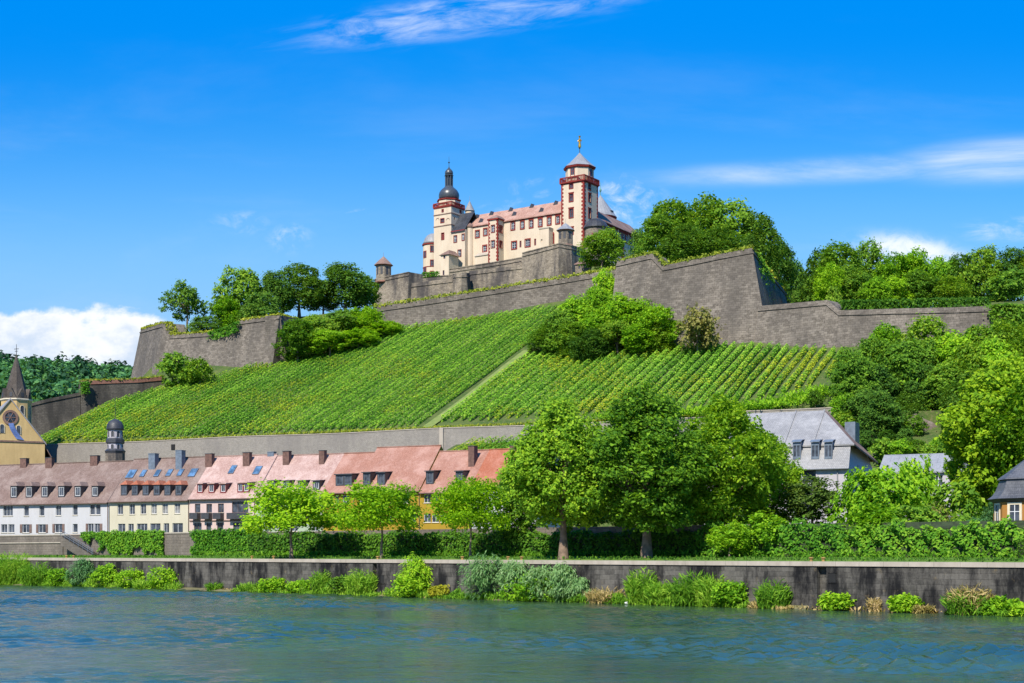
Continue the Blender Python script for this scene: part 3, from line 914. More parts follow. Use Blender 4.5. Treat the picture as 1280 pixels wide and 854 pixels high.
# ------------------------------------------------------------------ hedges and ivy
def ribbon_leaves(name, u0, u1, off, z0, z1, thick, dens, size, mat, seed, wav=.25, mask=None):
    rng = np.random.default_rng(seed)
    L = u1 - u0
    n = int(L * (z1 - z0 + thick) * dens)
    s = rng.random(n) * (z1 - z0 + thick)
    u = u0 + L * rng.random(n)
    top = s > (z1 - z0)
    wv = wav * (np.sin(u * 1.7) + np.sin(u * .61 + 1) + .8 * np.sin(u * 3.9 + 2)) * .5
    z = np.where(top, z1 + wv, z0 + s * (1 + wv / (z1 - z0)))
    v = np.where(top, off - thick + (s - (z1 - z0)), off - thick + .35 * np.sin(u * 2.3 + z * 1.9) * wav * 2)
    z = z + rng.normal(size=n) * .13; v = v + rng.normal(size=n) * .14
    if mask is not None:
        k = mask(u, z); u, z, v, top = u[k], z[k], v[k], top[k]
    n = len(u)
    P = np.stack([FQ.O.x + FQ.r.x * u + FQ.b.x * v, FQ.O.y + FQ.r.y * u + FQ.b.y * v, z], 1)
    out = np.where(top[:, None], np.array([0, 0, 1.0]), np.array([-FQ.b.x, -FQ.b.y, .35]))
    N = out * .8 + rng.normal(size=(n, 3)) * .45 + np.array(sun_dir) * .5
    org = (*FQ.p((u0 + u1) / 2, off, 0)[:2], z0)
    o = leaf_object(name, P, N, size * (.6 + .8 * rng.random(n)), mat, None, .75, rng, org=org)
    o.location = org
    return o
FU = lambda px: FQ.u(px, OFF_R)
def hedge(px0, px1, z1, label, dens=48, mat=None, thick=1.3, seed=1, name='hedge', cat='hedge', wav=.3, group='hedges and ivy along the retaining wall'):
    u0, u1 = FU(px0), FU(px1)
    r = thing(name, label, cat, FQ.p((u0 + u1) / 2, OFF_R, 4.6), group)
    o = ribbon_leaves('foliage', u0, u1, OFF_R + .1, 4.6, z1, thick, dens, .17, mat or L_HEDGE, seed, wav)
    o.parent = r; o.location = Vector(o.location) - r.location
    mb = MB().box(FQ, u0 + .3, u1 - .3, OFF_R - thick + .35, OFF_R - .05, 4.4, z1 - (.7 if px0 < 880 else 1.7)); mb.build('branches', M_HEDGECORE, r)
hedge(318, 425, 7.8, 'clipped hedge under the pale green house, behind the first young tree', seed=2)
hedge(425, 560, 7.6, 'dark hedge behind the second young tree, below the ochre house', seed=3)
hedge(560, 690, 7.5, 'shaded hedge between the third young tree and the first tall plane tree', seed=4)
hedge(690, 880, 7.4, 'deeply shaded hedge behind the two tall plane trees', seed=5)
hedge(880, 1062, 7.9, 'leafy ivy hedge right of the plane trees, below the slate roofed house', seed=6, mat=L_IVY, wav=.5)
hedge(1062, 1300, 7.45, 'rampant ivy hedge under the bushes beside the orange pavilion', seed=7, mat=L_IVY, wav=.7)
def ivy(px0, px1, zlo, z1, label, seed):
    u0, u1 = FU(px0), FU(px1)
    f = lambda u, z: (z > zlo + 1.0 * np.sin(u * .9) * np.sin(u * .37 + seed) + .35 * np.sin(u * 2.9)) & (u > u0 + .8 * np.sin(z * 2.1) + .6)
    o = ribbon_leaves('ivy', u0, u1, OFF_R + .05, 4.5, z1, .45, 70, .17, L_IVY, seed, .15, f)
    tag(o, label, 'ivy', 'hedges and ivy along the retaining wall')
ivy(104, 132, 7.0, 8.6, 'ivy curtain spilling over the wall just right of the stairway', 21)
ivy(124, 206, 5.4, 8.6, 'ivy spread over the retaining wall below the pale yellow house', 23)
ivy(240, 328, 4.8, 8.6, 'thick ivy covering the retaining wall below the pink house', 24)

# ------------------------------------------------------------------ building helpers
def facade(mb, fr, u0, u1, z0, z1, holes, depth=.3, v=0.0):
    us = sorted({u0, u1, *[h[0] for h in holes], *[h[1] for h in holes]})
    zs = sorted({z0, z1, *[h[2] for h in holes], *[h[3] for h in holes]})
    us = [u for u in us if u0 <= u <= u1]; zs = [z for z in zs if z0 <= z <= z1]
    for a, c in zip(us, us[1:]):
        for e, g in zip(zs, zs[1:]):
            um, zm = (a + c) / 2, (e + g) / 2
            if any(h[0] < um < h[1] and h[2] < zm < h[3] for h in holes): continue
            mb.quad(fr.p(a, v, e), fr.p(c, v, e), fr.p(c, v, g), fr.p(a, v, g))
    for a, c, e, g in holes:
        w = v + depth
        mb.quad(fr.p(a, v, e), fr.p(a, w, e), fr.p(a, w, g), fr.p(a, v, g))
        mb.quad(fr.p(c, v, e), fr.p(c, v, g), fr.p(c, w, g), fr.p(c, w, e))
        mb.quad(fr.p(a, v, e), fr.p(c, v, e), fr.p(c, w, e), fr.p(a, w, e))
        mb.quad(fr.p(a, v, g), fr.p(a, w, g), fr.p(c, w, g), fr.p(c, v, g))

def window(fr, h, parent, fmat=None, smat=None, sw=.14, v=0.0, depth=.22, pane=None, cols=2, rows=2, cap=None, name='window', sill=False, ft=.07):
    a, c, e, g = h
    o = MB().box(fr, a, c, v + depth, v + depth + .04, e, g).build(name, pane or M_GLASS, parent)
    fm = MB(); d0, d1 = v + depth - .07, v + depth - .002
    fm.box(fr, a, a + ft, d0, d1, e, g).box(fr, c - ft, c, d0, d1, e, g)
    fm.box(fr, a + ft, c - ft, d0, d1, e, e + ft).box(fr, a + ft, c - ft, d0, d1, g - ft, g)
    for i in range(1, cols):
        m_ = a + (c - a) * i / cols; fm.box(fr, m_ - ft / 2, m_ + ft / 2, d0 + .01, d1, e + ft, g - ft)
    for i in range(1, rows):
        m_ = e + (g - e) * (i / rows if rows != 2 else .62); fm.box(fr, a + ft, c - ft, d0 + .02, d1, m_ - ft / 2, m_ + ft / 2)
    fm.build('frame', fmat or M_WFRAME, o)
    if smat:
        s = MB(); q0, q1 = v - .07, v + .06
        s.box(fr, a - sw, a, q0, q1, e - sw, g + sw).box(fr, c, c + sw, q0, q1, e - sw, g + sw)
        s.box(fr, a, c, q0 - .004, q1, g, g + sw).box(fr, a - sw * .4, c + sw * .4, q0 - .06, q1, e - sw - .003, e)
        if cap == 'pediment':
            m_ = (a + c) / 2; w = (c - a) / 2 + sw * 1.7; hgt = .55
            s.box(fr, a - sw * 1.6, c + sw * 1.6, q0 - .1, q1 - .01, g + sw + .02, g + sw + .2)
            pts = [(m_ - w * math.cos(PI * i / 6), g + sw + .2 + hgt * math.sin(PI * i / 6)) for i in range(7)]
            vs = [fr.p(x, q0 - .06, z) for x, z in pts] + [fr.p(x, q1, z) for x, z in pts]
            n = len(pts)
            s.add(vs, [tuple(range(n)), tuple(range(2 * n - 1, n - 1, -1))] + [(i, (i + 1) % n, n + (i + 1) % n, n + i) for i in range(n)])
        elif cap == 'lintel':
            s.box(fr, a - sw * 1.5, c + sw * 1.5, q0 - .08, q1, g + sw + .003, g + sw + .22)
        s.build('surround', smat, o)
    if sill:
        MB().box(fr, a - .08, c + .08, v - .12, v + .1, e - .09, e - .002).build('sill', M_SANDFRAME, o)
    return o

def hole(fr, pxc, pyc, wpx, hpx, v=0.0):
    """opening around the photo's point (pxc, pyc) on the plane fr, sizes in pixels of height scale"""
    u0, u1 = fr.u(pxc - wpx / 2, v), fr.u(pxc + wpx / 2, v)
    return (u0, u1, fr.z(pxc, pyc + hpx / 2, v), fr.z(pxc, pyc - hpx / 2, v))

def gable_roof(mb, fr, u0, u1, v0, v1, ze, zr, ov=.45, th=.22, vr=None):
    vr = (v0 + v1) / 2 if vr is None else vr
    k0, k1 = (zr - ze) / (vr - v0), (zr - ze) / (v1 - vr)
    for (va, za) in ((v0 - ov, ze - ov * k0), (v1 + ov, ze - ov * k1)):
        t = [fr.p(u0, va, za), fr.p(u1, va, za), fr.p(u1, vr, zr), fr.p(u0, vr, zr)]
        lo = [(x, y, z - th) for x, y, z in t]
        if va < vr: mb.hexa(lo + t)
        else: mb.hexa([lo[1], lo[0], lo[3], lo[2], t[1], t[0], t[3], t[2]])

def side(mb, fr, u, v0, v1, z0, ze, zr=None, vr=None):
    if zr is None: mb.quad(fr.p(u, v0, z0), fr.p(u, v1, z0), fr.p(u, v1, ze), fr.p(u, v0, ze))
    else:
        vr = (v0 + v1) / 2 if vr is None else vr
        mb.add([fr.p(u, v0, z0), fr.p(u, v1, z0), fr.p(u, v1, ze), fr.p(u, vr, zr - .05), fr.p(u, v0, ze)], [(0, 1, 2, 3, 4)])

def quoins(mb, frA, uA, frB, uB, z0, z1, w=.9, h=.62):
    """blocks at a corner shared by two faces: along A from uA (sign) and along B"""
    z = z0; i = 0
    while z < z1 - .1:
        l = w if i % 2 else w * .55
        zt = min(z1, z + h)
        for fr, (u, sgn) in ((frA, uA), (frB, uB)):
            if fr is None: continue
            a, c = sorted((u, u + sgn * l))
            mb.box(fr, a, c, -.055, .05, z + .01, zt)
        z += h; i += 1

# ------------------------------------------------------------------ the fortress on the hill
rc = Vector((.824, -.566)); gc = Vector((.566, .824))
# --- square tower
C0 = (23.5, 470.0)
FL = Fr(C0, rc, gc); FR_ = Fr(C0, gc, -rc); FBL = Fr(FL.p(-8.8, 0, 0), gc, rc)
ZT = 126.7
tw_ = thing('square_tower', 'tall cream square tower with red corner quoins and a gilded figure on top', 'tower', FL.p(-4.4, 4.4, 95), 'buildings of the hilltop fortress')
hl = [hole(FL, 714, 231.5, 4.2, 7.5), hole(FL, 714, 247, 4.6, 9.4), hole(FL, 714, 266.5, 4.8, 11)]
hr = [hole(FR_, 737, 233.5, 2.6, 7.5), hole(FR_, 737, 247.5, 2.6, 9.5), hole(FR_, 737, 267, 2.6, 11)]
hl.append(hole(FL, 714, 289, 4.8, 8)); hr.append(hole(FR_, 737.3, 290, 2.6, 8))
mb = MB()
facade(mb, FL, -8.8, 0, 92, ZT, hl); facade(mb, FR_, 0, 8.8, 92, ZT, hr)
mb.quad(FL.p(-8.8, 0, 92), FL.p(-8.8, 8.8, 92), FL.p(-8.8, 8.8, ZT), FL.p(-8.8, 0, ZT))
mb.quad(FL.p(-8.8, 8.8, 92), FL.p(0, 8.8, 92), FL.p(0, 8.8, ZT), FL.p(-8.8, 8.8, ZT))
mb.quad(FL.p(-8.8, 0, ZT), FL.p(0, 0, ZT), FL.p(0, 8.8, ZT), FL.p(-8.8, 8.8, ZT))
mb.build('wall', M_CREAM, tw_)
for h in hl: window(FL, h, tw_, M_RED, M_RED, .26, cap='lintel', cols=2)
for h in hr: window(FR_, h, tw_, M_RED, M_RED, .26, cap='lintel', cols=2)
q = MB(); quoins(q, FL, (0.0, -1), FR_, (0.0, 1), 98, ZT - .3, 1.0); q.build('quoin', M_RED, tw_)
q = MB(); quoins(q, FL, (-8.8, 1), FBL, (0.0, 1), 98, ZT - .3, .9); q.build('quoin', M_RED, tw_)
q = MB(); quoins(q, FR_, (8.8, -1), None, (0, 0), 98, ZT - .3, .8); q.build('quoin', M_RED, tw_)
def gallery(fr, u0, u1, v0, v1, z0, parent, h=2.0, ov=.45, mat=M_RED):
    mb = MB()
    mb.box(fr, u0 - ov, u1 + ov, v0 - ov, v1 + ov, z0, z0 + .4)
    mb.box(fr, u0 - .18, u1 + .18, v0 - .18, v1 + .18, z0 - .3, z0 - .002)
    o = mb.build('gallery', mat, parent)
    b = MB()
    U0, U1, V0, V1 = u0 - ov + .08, u1 + ov - .08, v0 - ov + .08, v1 + ov - .08
    zt = z0 + h
    for a, c, e, g in ((U0, U1, V0, V0 + .25), (U0, U1, V1 - .25, V1), (U0, U0 + .25, V0 + .25, V1 - .25), (U1 - .25, U1, V0 + .25, V1 - .25)):
        b.box(fr, a, c, e, g, zt - .35, zt)
        n = int(max(c - a, g - e) / .55)
        for i in range(n + 1):
            f = i / n; w = .32 if i % 4 == 0 else .15
            if c - a > g - e: b.box(fr, a + (c - a) * f - w / 2, a + (c - a) * f + w / 2, e + .03, g - .03, z0 + .4, zt - .35)
            else: b.box(fr, a + .03, c - .03, e + (g - e) * f - w / 2, e + (g - e) * f + w / 2, z0 + .4, zt - .35)
    b.build('parapet', mat, o)
gallery(FL, -8.8, 0, 0, 8.8, ZT, tw_)
cx, cy, _ = FL.p(-4.4, 4.4, 0)
a0 = math.atan2(rc.y, rc.x) + PI / 8
def octa(mb, c, r, prof, n=8, a=None, cap=True): return mb.ring(c, prof, n, a0 if a is None else a, cap)
octa(MB(), (cx, cy), 4.6, [(4.75, ZT + .5), (4.75, 132.0)]).build('belvedere', M_CREAM, tw_)
octa(MB(), (cx, cy), 5, [(4.9, 131.6), (5.25, 131.75), (5.45, 132.3), (5.2, 132.35)]).build('cornice', M_RED, tw_)
octa(MB(), (cx, cy), 5, [(5.5, 132.35), (3.9, 133.6), (1.5, 135.9), (.12, 137.4)]).build('roof', M_LEAD, tw_)
ap = math.cos(PI / 8) * 4.75
for ang in (-PI / 2, 0, -PI / 4, -3 * PI / 4):
    a = math.atan2(rc.y, rc.x) + ang
    n_ = Vector((math.cos(a), math.sin(a))); r_ = Vector((-n_.y, n_.x))
    fr = Fr(Vector((cx, cy)) + n_ * ap, r_, -n_)
    if ang in (-PI / 2, 0):
        h = (-.62, .62, 129.2, 131.4)
        o = MB().box(fr, h[0], h[1], -.03, .1, h[2], h[3]).build('window', M_GLASS, tw_)
        MB().box(fr, -.85, -.62, -.08, .1, 128.9, 131.6).box(fr, .62, .85, -.08, .1, 128.9, 131.6).box(fr, -.05, .05, -.05, -.03, 129.2, 131.4).box(fr, -.62, .62, -.05, -.03, 130.3, 130.4).build('frame', M_RED, o)
MB().tube([(cx, cy, 137.2), (cx, cy, 139.2)], [.14, .1], 6).ring((cx, cy), [(.05, 138.6), (.32, 138.9), (.05, 139.2)], 8).build('finial', M_COPPER, tw_)
# gilded figure on the tower
fg = thing('statue', 'gilded statue on the tip of the square tower roof', 'statue', (cx, cy, 139.2))
MB().ring((cx, cy), [(.50, 139.2), (.52, 139.6), (.40, 140.4), (.34, 141.1), (.48, 141.6), (.44, 141.9), (.16, 142.1), (.14, 142.2), (.24, 142.35), (.25, 142.6), (.1, 142.8)], 10).build('figure', M_GOLD, fg)
b = MB(); b.tube([(cx + .3, cy - .1, 141.5), (cx + .6, cy - .35, 141.2), (cx + .45, cy - .6, 141.6)], [.14, .12, .08], 6)
b.tube([(cx - .3, cy - .1, 141.6), (cx - .62, cy - .2, 141.1), (cx - .4, cy - .5, 140.9)], [.14, .12, .08], 6); b.build('arms', M_GOLD, fg)
MB().ring((cx, cy), [(.32, 142.7), (.42, 142.95), (.30, 142.86)], 10).build('crown', M_GOLD, fg)

# --- main wing
MF = Fr(Vector(FL.p(-8.8, 0, 0)[:2]) + gc * 1.0, rc, gc)
uL = MF.u(585)
ZE, ZR = 118.1, 123.3
mw = thing('palace_wing', 'long cream fortress wing with red framed windows and a red tiled roof', 'building', MF.p(uL / 2, 6, 96), 'buildings of the hilltop fortress')
UPW = [(641.2, 282.5), (653, 281.2), (664, 279.8), (675.4, 278.2), (686.6, 276.4), (697.2, 274.8)]
up = [hole(MF, x, y, 4.0, 9.0) for x, y in UPW]
lo = [hole(MF, 642.7, 306.6, 5.6, 8.6), hole(MF, 659.6, 303.7, 5.6, 8.6)]
sl = [hole(MF, 650.7, 305, 1.5, 7), hole(MF, 669, 302.5, 1.5, 7)]
lf = [hole(MF, 596.8, 292.6, 4.4, 8), hole(MF, 606.8, 290, 4.0, 8), hole(MF, 606, 310.8, 4.4, 7.4)]
door = hole(MF, 689.3, 299, 6.0, 13)
mb = MB(); facade(mb, MF, uL, .6, 93, ZE, up + lo + sl + lf + [door])
side(mb, MF, uL, 0, 13, 93, ZE, ZR); side(mb, MF, .6, 0, 13, 93, ZE, ZR)
mb.quad(MF.p(uL, 13, 93), MF.p(.6, 13, 93), MF.p(.6, 13, ZE), MF.p(uL, 13, ZE))
mb.build('wall', M_CREAM, mw)
for h in up: window(MF, h, mw, M_WFRAME, M_RED, .36, cap='pediment', cols=2, rows=3)
for h in lo + lf: window(MF, h, mw, M_WFRAME, M_RED, .34, cols=2, rows=3)
for h in sl: window(MF, h, mw, M_RED, M_RED, .12, cols=1, rows=1)
o = MB().box(MF, door[0], door[1], .25, .33, door[2], door[3]).build('door', M_RED, mw)
m_ = (door[0] + door[1]) / 2; wd = (door[1] - door[0]) / 2
mb = MB()
pts = [(m_ - (wd + .25) * math.cos(PI * i / 8), door[3] - .25 + (wd + .1) * math.sin(PI * i / 8)) for i in range(9)]
n = len(pts); vs = [MF.p(x, -.09, z) for x, z in pts] + [MF.p(x, .05, z) for x, z in pts]
mb.add(vs, [tuple(range(n)), tuple(range(2 * n - 1, n - 1, -1))] + [(i, (i + 1) % n, n + (i + 1) % n, n + i) for i in range(n)])
mb.box(MF, door[0] - .25, door[0], -.09, .05, door[2], door[3] - .25).box(MF, door[1], door[1] + .25, -.09, .05, door[2], door[3] - .25)
mb.build('surround', M_RED, o)
MB().box(MF, uL, -.02, -.35, -.003, ZE - .75, ZE - .25).build('cornice', M_RED, mw)
mb = MB(); gable_roof(mb, MF, uL, .55, 0, 13, ZE, ZR, .5)
rf = mb.build('roof', M_TILE_CASTLE, mw)
def on_roof(fr, px, py, ze, zr, vmax):
    lo_, hi_ = -.5, vmax
    for _ in range(30):
        v = (lo_ + hi_) / 2
        if fr.z(px, py, v) < ze + (zr - ze) * v / vmax: hi_ = v
        else: lo_ = v
    return v
for x, y in ((595.5, 271.5), (600.5, 276.6), (613.5, 267.6), (637.8, 262.8), (642, 268.2), (664, 258.4), (676, 263.4), (694, 254.6)):
    v = on_roof(MF, x, y + 1.6, ZE, ZR, 6.5); u = MF.u(x, v); z = ZE + (ZR - ZE) * v / 6.5
    b = MB(); b.add([MF.p(u - .95, v, z), MF.p(u + .95, v, z), MF.p(u, v - .02, z + 1.5), MF.p(u, v + 2.0, z + 1.6)], [(0, 1, 2), (0, 2, 3), (1, 3, 2), (0, 3, 1)])
    d = b.build('dormer', M_DARK, rf)
    b = MB(); b.tri(MF.p(u - .78, v - .03, z + .08), MF.p(u + .78, v - .03, z + .08), MF.p(u, v - .04, z + 1.28)); b.build('opening', M_DARK, d)
# projecting bay
ub0, ub1 = MF.u(610.5, -3.7), MF.u(622, -3.7)
bay = MB()
BF = Fr(MF.p(0, -3.7, 0), rc, gc); BR = Fr(MF.p(ub1, -3.7, 0), gc, -rc)
bw = [hole(BF, 616.2, 286, 4.2, 8.6), hole(BF, 616.2, 305.2, 4.2, 8.6)]
bs = [hole(BR, 626, 286.5, 4.0, 8.4), hole(BR, 626, 305.5, 3.2, 8)]
facade(bay, BF, ub0, ub1, 93, ZE, bw); facade(bay, BR, 0, 3.7, 93, ZE, bs)
bay.quad(BF.p(ub0, 0, 93), BF.p(ub0, 3.7, 93), BF.p(ub0, 3.7, ZE), BF.p(ub0, 0, ZE))
bo = bay.build('bay', M_CREAM, mw)
for h in bw: window(BF, h, mw, M_WFRAME, M_RED, .2, cols=2, rows=3)
for h in bs: window(BR, h, mw, M_RED, M_RED, .2, cols=2, rows=3, pane=M_DARKRED)
mb = MB()
mb.box(BF, ub0 - .35, ub1 + .35, -.35, 4.2, ZE - .3, ZE + .15); mb.build('bay_cornice', M_RED, mw)
um_ = (ub0 + ub1) / 2
e = [BF.p(ub0 - .4, -.4, ZE + .16), BF.p(ub1 + .4, -.4, ZE + .16), BF.p(ub1 + .4, 5, ZE + .16), BF.p(ub0 - .4, 5, ZE + .16), BF.p(um_, 1.8, ZE + 1.7), BF.p(um_, 5, ZE + 1.7)]
MB().add(e, [(0, 1, 4), (1, 2, 5, 4), (2, 3, 5), (3, 0, 4, 5), (0, 3, 2, 1)]).build('bay_roof', M_TILE_DARK, mw)
q = MB(); quoins(q, BF, (ub1, -1), BR, (0.0, 1), 95, ZE - .35, .62, .6); q.build('quoin', M_RED, mw)
q = MB(); quoins(q, BF, (ub0, 1), None, (0, 0), 99, ZE - .35, .7, .6); q.build('quoin', M_RED, mw)
# small annexes before the wing
ua_, ub_ = MF.u(674, -2.6), MF.u(686, -2.6)
z_ = MF.z(680, 286, -2.6)
b = MB(); AF = Fr(MF.p(0, -2.6, 0), rc, gc)
hh = [hole(AF, 677, 301, 2.2, 3.4)]
facade(b, AF, ua_, ub_, 94, z_, hh, .25); b.box(AF, ua_ + .01, ub_ - .01, .3, 2.6, 94, z_ - .01)
b.quad(AF.p(ub_, 0, 94), AF.p(ub_, 2.6, 94), AF.p(ub_, 2.6, z_), AF.p(ub_, 0, z_)); b.quad(AF.p(ua_, 0, 94), AF.p(ua_, 2.6, 94), AF.p(ua_, 2.6, z_), AF.p(ua_, 0, z_))
b.quad(AF.p(ua_, 0, z_), AF.p(ub_, 0, z_), AF.p(ub_, 2.6, z_), AF.p(ua_, 2.6, z_)); b.build('annex', M_CREAM, mw)
MB().box(AF, ua_ - .15, ub_ + .15, -.15, 2.55, z_ + .003, z_ + .35).build('annex_roof', M_COPING, mw)
ua_, ub_ = MF.u(593.5, -2.4), MF.u(610, -2.4); z_ = MF.z(602, 319.5, -2.4)
b = MB(); AF = Fr(MF.p(0, -2.4, 0), rc, gc)
b.hexa([AF.p(ua_, 0, 93), AF.p(ub_, 0, 93), AF.p(ub_, 2.39, 93), AF.p(ua_, 2.39, 93), AF.p(ua_, 0, z_), AF.p(ub_, 0, z_), AF.p(ub_, 2.39, z_ + 1.4), AF.p(ua_, 2.39, z_ + 1.4)])
b.build('lean_to', M_CREAM, mw)
b = MB(); b.hexa([AF.p(ua_, -.25, z_ - .1), AF.p(ub_, -.25, z_ - .1), AF.p(ub_, 2.38, z_ + 1.42), AF.p(ua_, 2.38, z_ + 1.42), AF.p(ua_, -.25, z_ + .08), AF.p(ub_, -.25, z_ + .08), AF.p(ub_, 2.38, z_ + 1.6), AF.p(ua_, 2.38, z_ + 1.6)])
b.build('lean_to_roof', M_COPING, mw)
# stair turret at the left end of the wing
c_ = MF.p(MF.u(586.8, .2), .2, 0)[:2]
MB().ring(c_, [(1.75, 93), (1.75, 117.7)], 14).build('stair_turret', M_CREAM, mw)
o = MB().ring(c_, [(1.95, 117.3), (2.05, 117.6), (1.95, 117.9)], 14).ring(c_, [(2.0, 117.9), (1.0, 118.8), (.1, 119.3)], 14).build('turret_roof', M_TILE_DARK, mw)

# --- onion dome tower
K = (-21.05, 498.0)
OL = Fr(K, rc, gc); OR = Fr(K, gc, -rc)
ZO = 125.3; w = 7.5
ot = thing('onion_dome_tower', 'cream square tower with a dark onion dome and a slender lantern', 'tower', OL.p(-3.7, 3.7, 94), 'buildings of the hilltop fortress')
hl = [hole(OL, 553, 275.8, 4.2, 4.6), hole(OL, 553.5, 295.4, 3.2, 8), hole(OL, 553.4, 263.4, 1.8, 2.6)]
hr = [hole(OR, 575.6, 264.7, 1.8, 3.0), hole(OR, 568.2, 273.5, 1.2, 3.6)]
mb = MB(); facade(mb, OL, -w, 0, 90, ZO, hl); facade(mb, OR, 0, w, 90, ZO, hr)
mb.quad(OL.p(-w, 0, 90), OL.p(-w, w, 90), OL.p(-w, w, ZO), OL.p(-w, 0, ZO)); mb.quad(OL.p(-w, w, 90), OL.p(0, w, 90), OL.p(0, w, ZO), OL.p(-w, w, ZO))
mb.quad(OL.p(-w, 0, ZO), OL.p(0, 0, ZO), OL.p(0, w, ZO), OL.p(-w, w, ZO)); mb.build('wall', M_CREAM, ot)
window(OL, hl[0], ot, M_RED, M_RED, .2, cols=2, rows=1); window(OL, hl[1], ot, M_RED, M_RED, .15, cols=2, rows=2, pane=M_DARKRED); window(OL, hl[2], ot, M_RED, M_RED, .2, cols=1, rows=1)
window(OR, hr[0], ot, M_RED, M_RED, .15, cols=1, rows=1); window(OR, hr[1], ot, M_RED, None, cols=1, rows=1)
for zc, mt in ((122.6, M_TILE_DARK), (118.6, M_TILE_DARK)):
    MB().box(OL, -w - .16, .16, -.16, w + .16, zc, zc + .3).build('string_course', mt, ot)
for px in (547, 560):
    u = OL.u(px); z = OL.z(px, 276)
    pts = [(u - .75 * math.cos(PI * i / 8), z + .75 * math.sin(PI * i / 8)) for i in range(9)]
    b = MB()
    for (x0, z0), (x1, z1) in zip(pts, pts[1:]):
        b.hexa([OL.p(x0, -.07, z0 - .02), OL.p(x1, -.07, z1 - .02), OL.p(x1, .03, z1 - .02), OL.p(x0, .03, z0 - .02), OL.p(x0, -.07, z0 + .2), OL.p(x1, -.07, z1 + .2), OL.p(x1, .03, z1 + .2), OL.p(x0, .03, z0 + .2)])
    b.build('blind_arch', M_TILE_DARK, ot)
gallery(OL, -w, 0, 0, w, ZO, ot, 1.55, .3)
cx, cy, _ = OL.p(-w / 2, w / 2, 0)
octa(MB(), (cx, cy), 3.6, [(4.0, ZO + .5), (4.0, 128.0)]).build('drum', M_CREAM, ot)
octa(MB(), (cx, cy), 4, [(4.05, 127.7), (4.35, 127.95), (4.35, 128.25), (3.6, 128.4)]).build('cornice', M_RED, ot)
MB().ring((cx, cy), [(3.3, 128.3), (3.55, 129.2), (3.6, 130.0), (3.4, 130.9), (2.9, 131.7), (2.2, 132.35), (1.6, 132.8), (1.45, 133.2)], 20).build('dome', M_COPPER, ot, smooth=True)
ln = MB()
for i in range(8):
    a = a0 + i * PI / 4
    ln.tube([(cx + 1.25 * math.cos(a), cy + 1.25 * math.sin(a), 133.0), (cx + 1.25 * math.cos(a), cy + 1.25 * math.sin(a), 136.8)], [.2, .2], 6)
octa(ln, (cx, cy), 1, [(.95, 133), (.95, 136.8)]); octa(ln, (cx, cy), 1, [(1.5, 136.7), (1.65, 136.9), (1.5, 137.1)])
ln.build('lantern', M_COPPER, ot)
MB().ring((cx, cy), [(1.3, 137.1), (1.45, 137.7), (1.35, 138.4), (.9, 139.0), (.35, 139.5), (.12, 140.0)], 16).build('lantern_cap', M_COPPER, ot, smooth=True)
MB().tube([(cx, cy, 139.8), (cx, cy, 143.6)], [.11, .04], 6).ring((cx, cy), [(.05, 141.2), (.36, 141.55), (.05, 141.9)], 8).build('finial', M_COPPER, ot)
# small round turret behind the gallery
c_ = at(587, 270, 508)
MB().ring(c_[:2], [(1.5, 112), (1.5, 125.8)], 14).build('side_turret', M_CREAM, ot)
MB().ring(c_[:2], [(1.85, 125.7), (1.0, 127.4), (.08, 129.3)], 14).tube([(c_[0], c_[1], 129), (c_[0], c_[1], 131)], [.06, .03], 5).build('side_turret_roof', M_SLATE_PALE, ot)
# gatehouse at its foot
G0 = at(561, 330, 489); GL = Fr(G0, rc, gc); GR = Fr(G0, gc, -rc)
gw = -GL.u(551); zg = GL.z(561, 318)
gh = [hole(GL, 555.5, 321.5, 2.4, 4), hole(GL, 554.4, 341, 2.2, 6)]
mb = MB(); facade(mb, GL, -gw, 0, 90, zg, gh); facade(mb, GR, 0, 5.5, 90, zg, [])
mb.quad(GL.p(-gw, 0, 90), GL.p(-gw, 5.5, 90), GL.p(-gw, 5.5, zg), GL.p(-gw, 0, zg)); mb.build('porch', M_CREAM, ot)
for h in gh: window(GL, h, ot, M_RED, None, cols=1, rows=1)
e = [GL.p(-gw - .5, -.5, zg), GL.p(.5, -.5, zg), GL.p(.5, 6, zg), GL.p(-gw - .5, 6, zg), GL.p(-gw / 2, 2.4, zg + 2.1), GL.p(-gw / 2, 6, zg + 2.1)]
MB().add(e, [(0, 1, 4), (1, 2, 5, 4), (2, 3, 5), (3, 0, 4, 5), (0, 3, 2, 1)]).build('porch_roof', M_TILE_DARK, ot)

# --- low wing with the dark slate roof
uR2 = OL.u(581.2, .0)
lw = thing('slate_roofed_wing', 'short cream fortress wing with a steep dark slate roof beside the onion tower', 'building', OL.p(uR2 / 2, 4, 94), 'buildings of the hilltop fortress')
hs = [hole(OL, 569.2, 298.8, 3.6, 8), hole(OL, 579, 296.5, 2.8, 7.6), hole(OL, 574.4, 316.5, 3.8, 7.8)]
mb = MB(); facade(mb, OL, .02, uR2, 90, 116.4, hs); mb.quad(OL.p(uR2, 0, 90), OL.p(uR2, 10, 90), OL.p(uR2, 10, 116.4), OL.p(uR2, 0, 116.4))
mb.build('wall', M_CREAM, lw)
for h in hs: window(OL, h, lw, M_WFRAME, M_RED, .2, cols=2, rows=2)
MB().box(OL, .02, uR2, -.3, -.003, 115.9, 116.3).build('cornice', M_RED, lw)
mb = MB(); gable_roof(mb, OL, .05, uR2, 0, 11, 116.4, 123.4, .4); mb.build('roof', M_SLATE, lw)

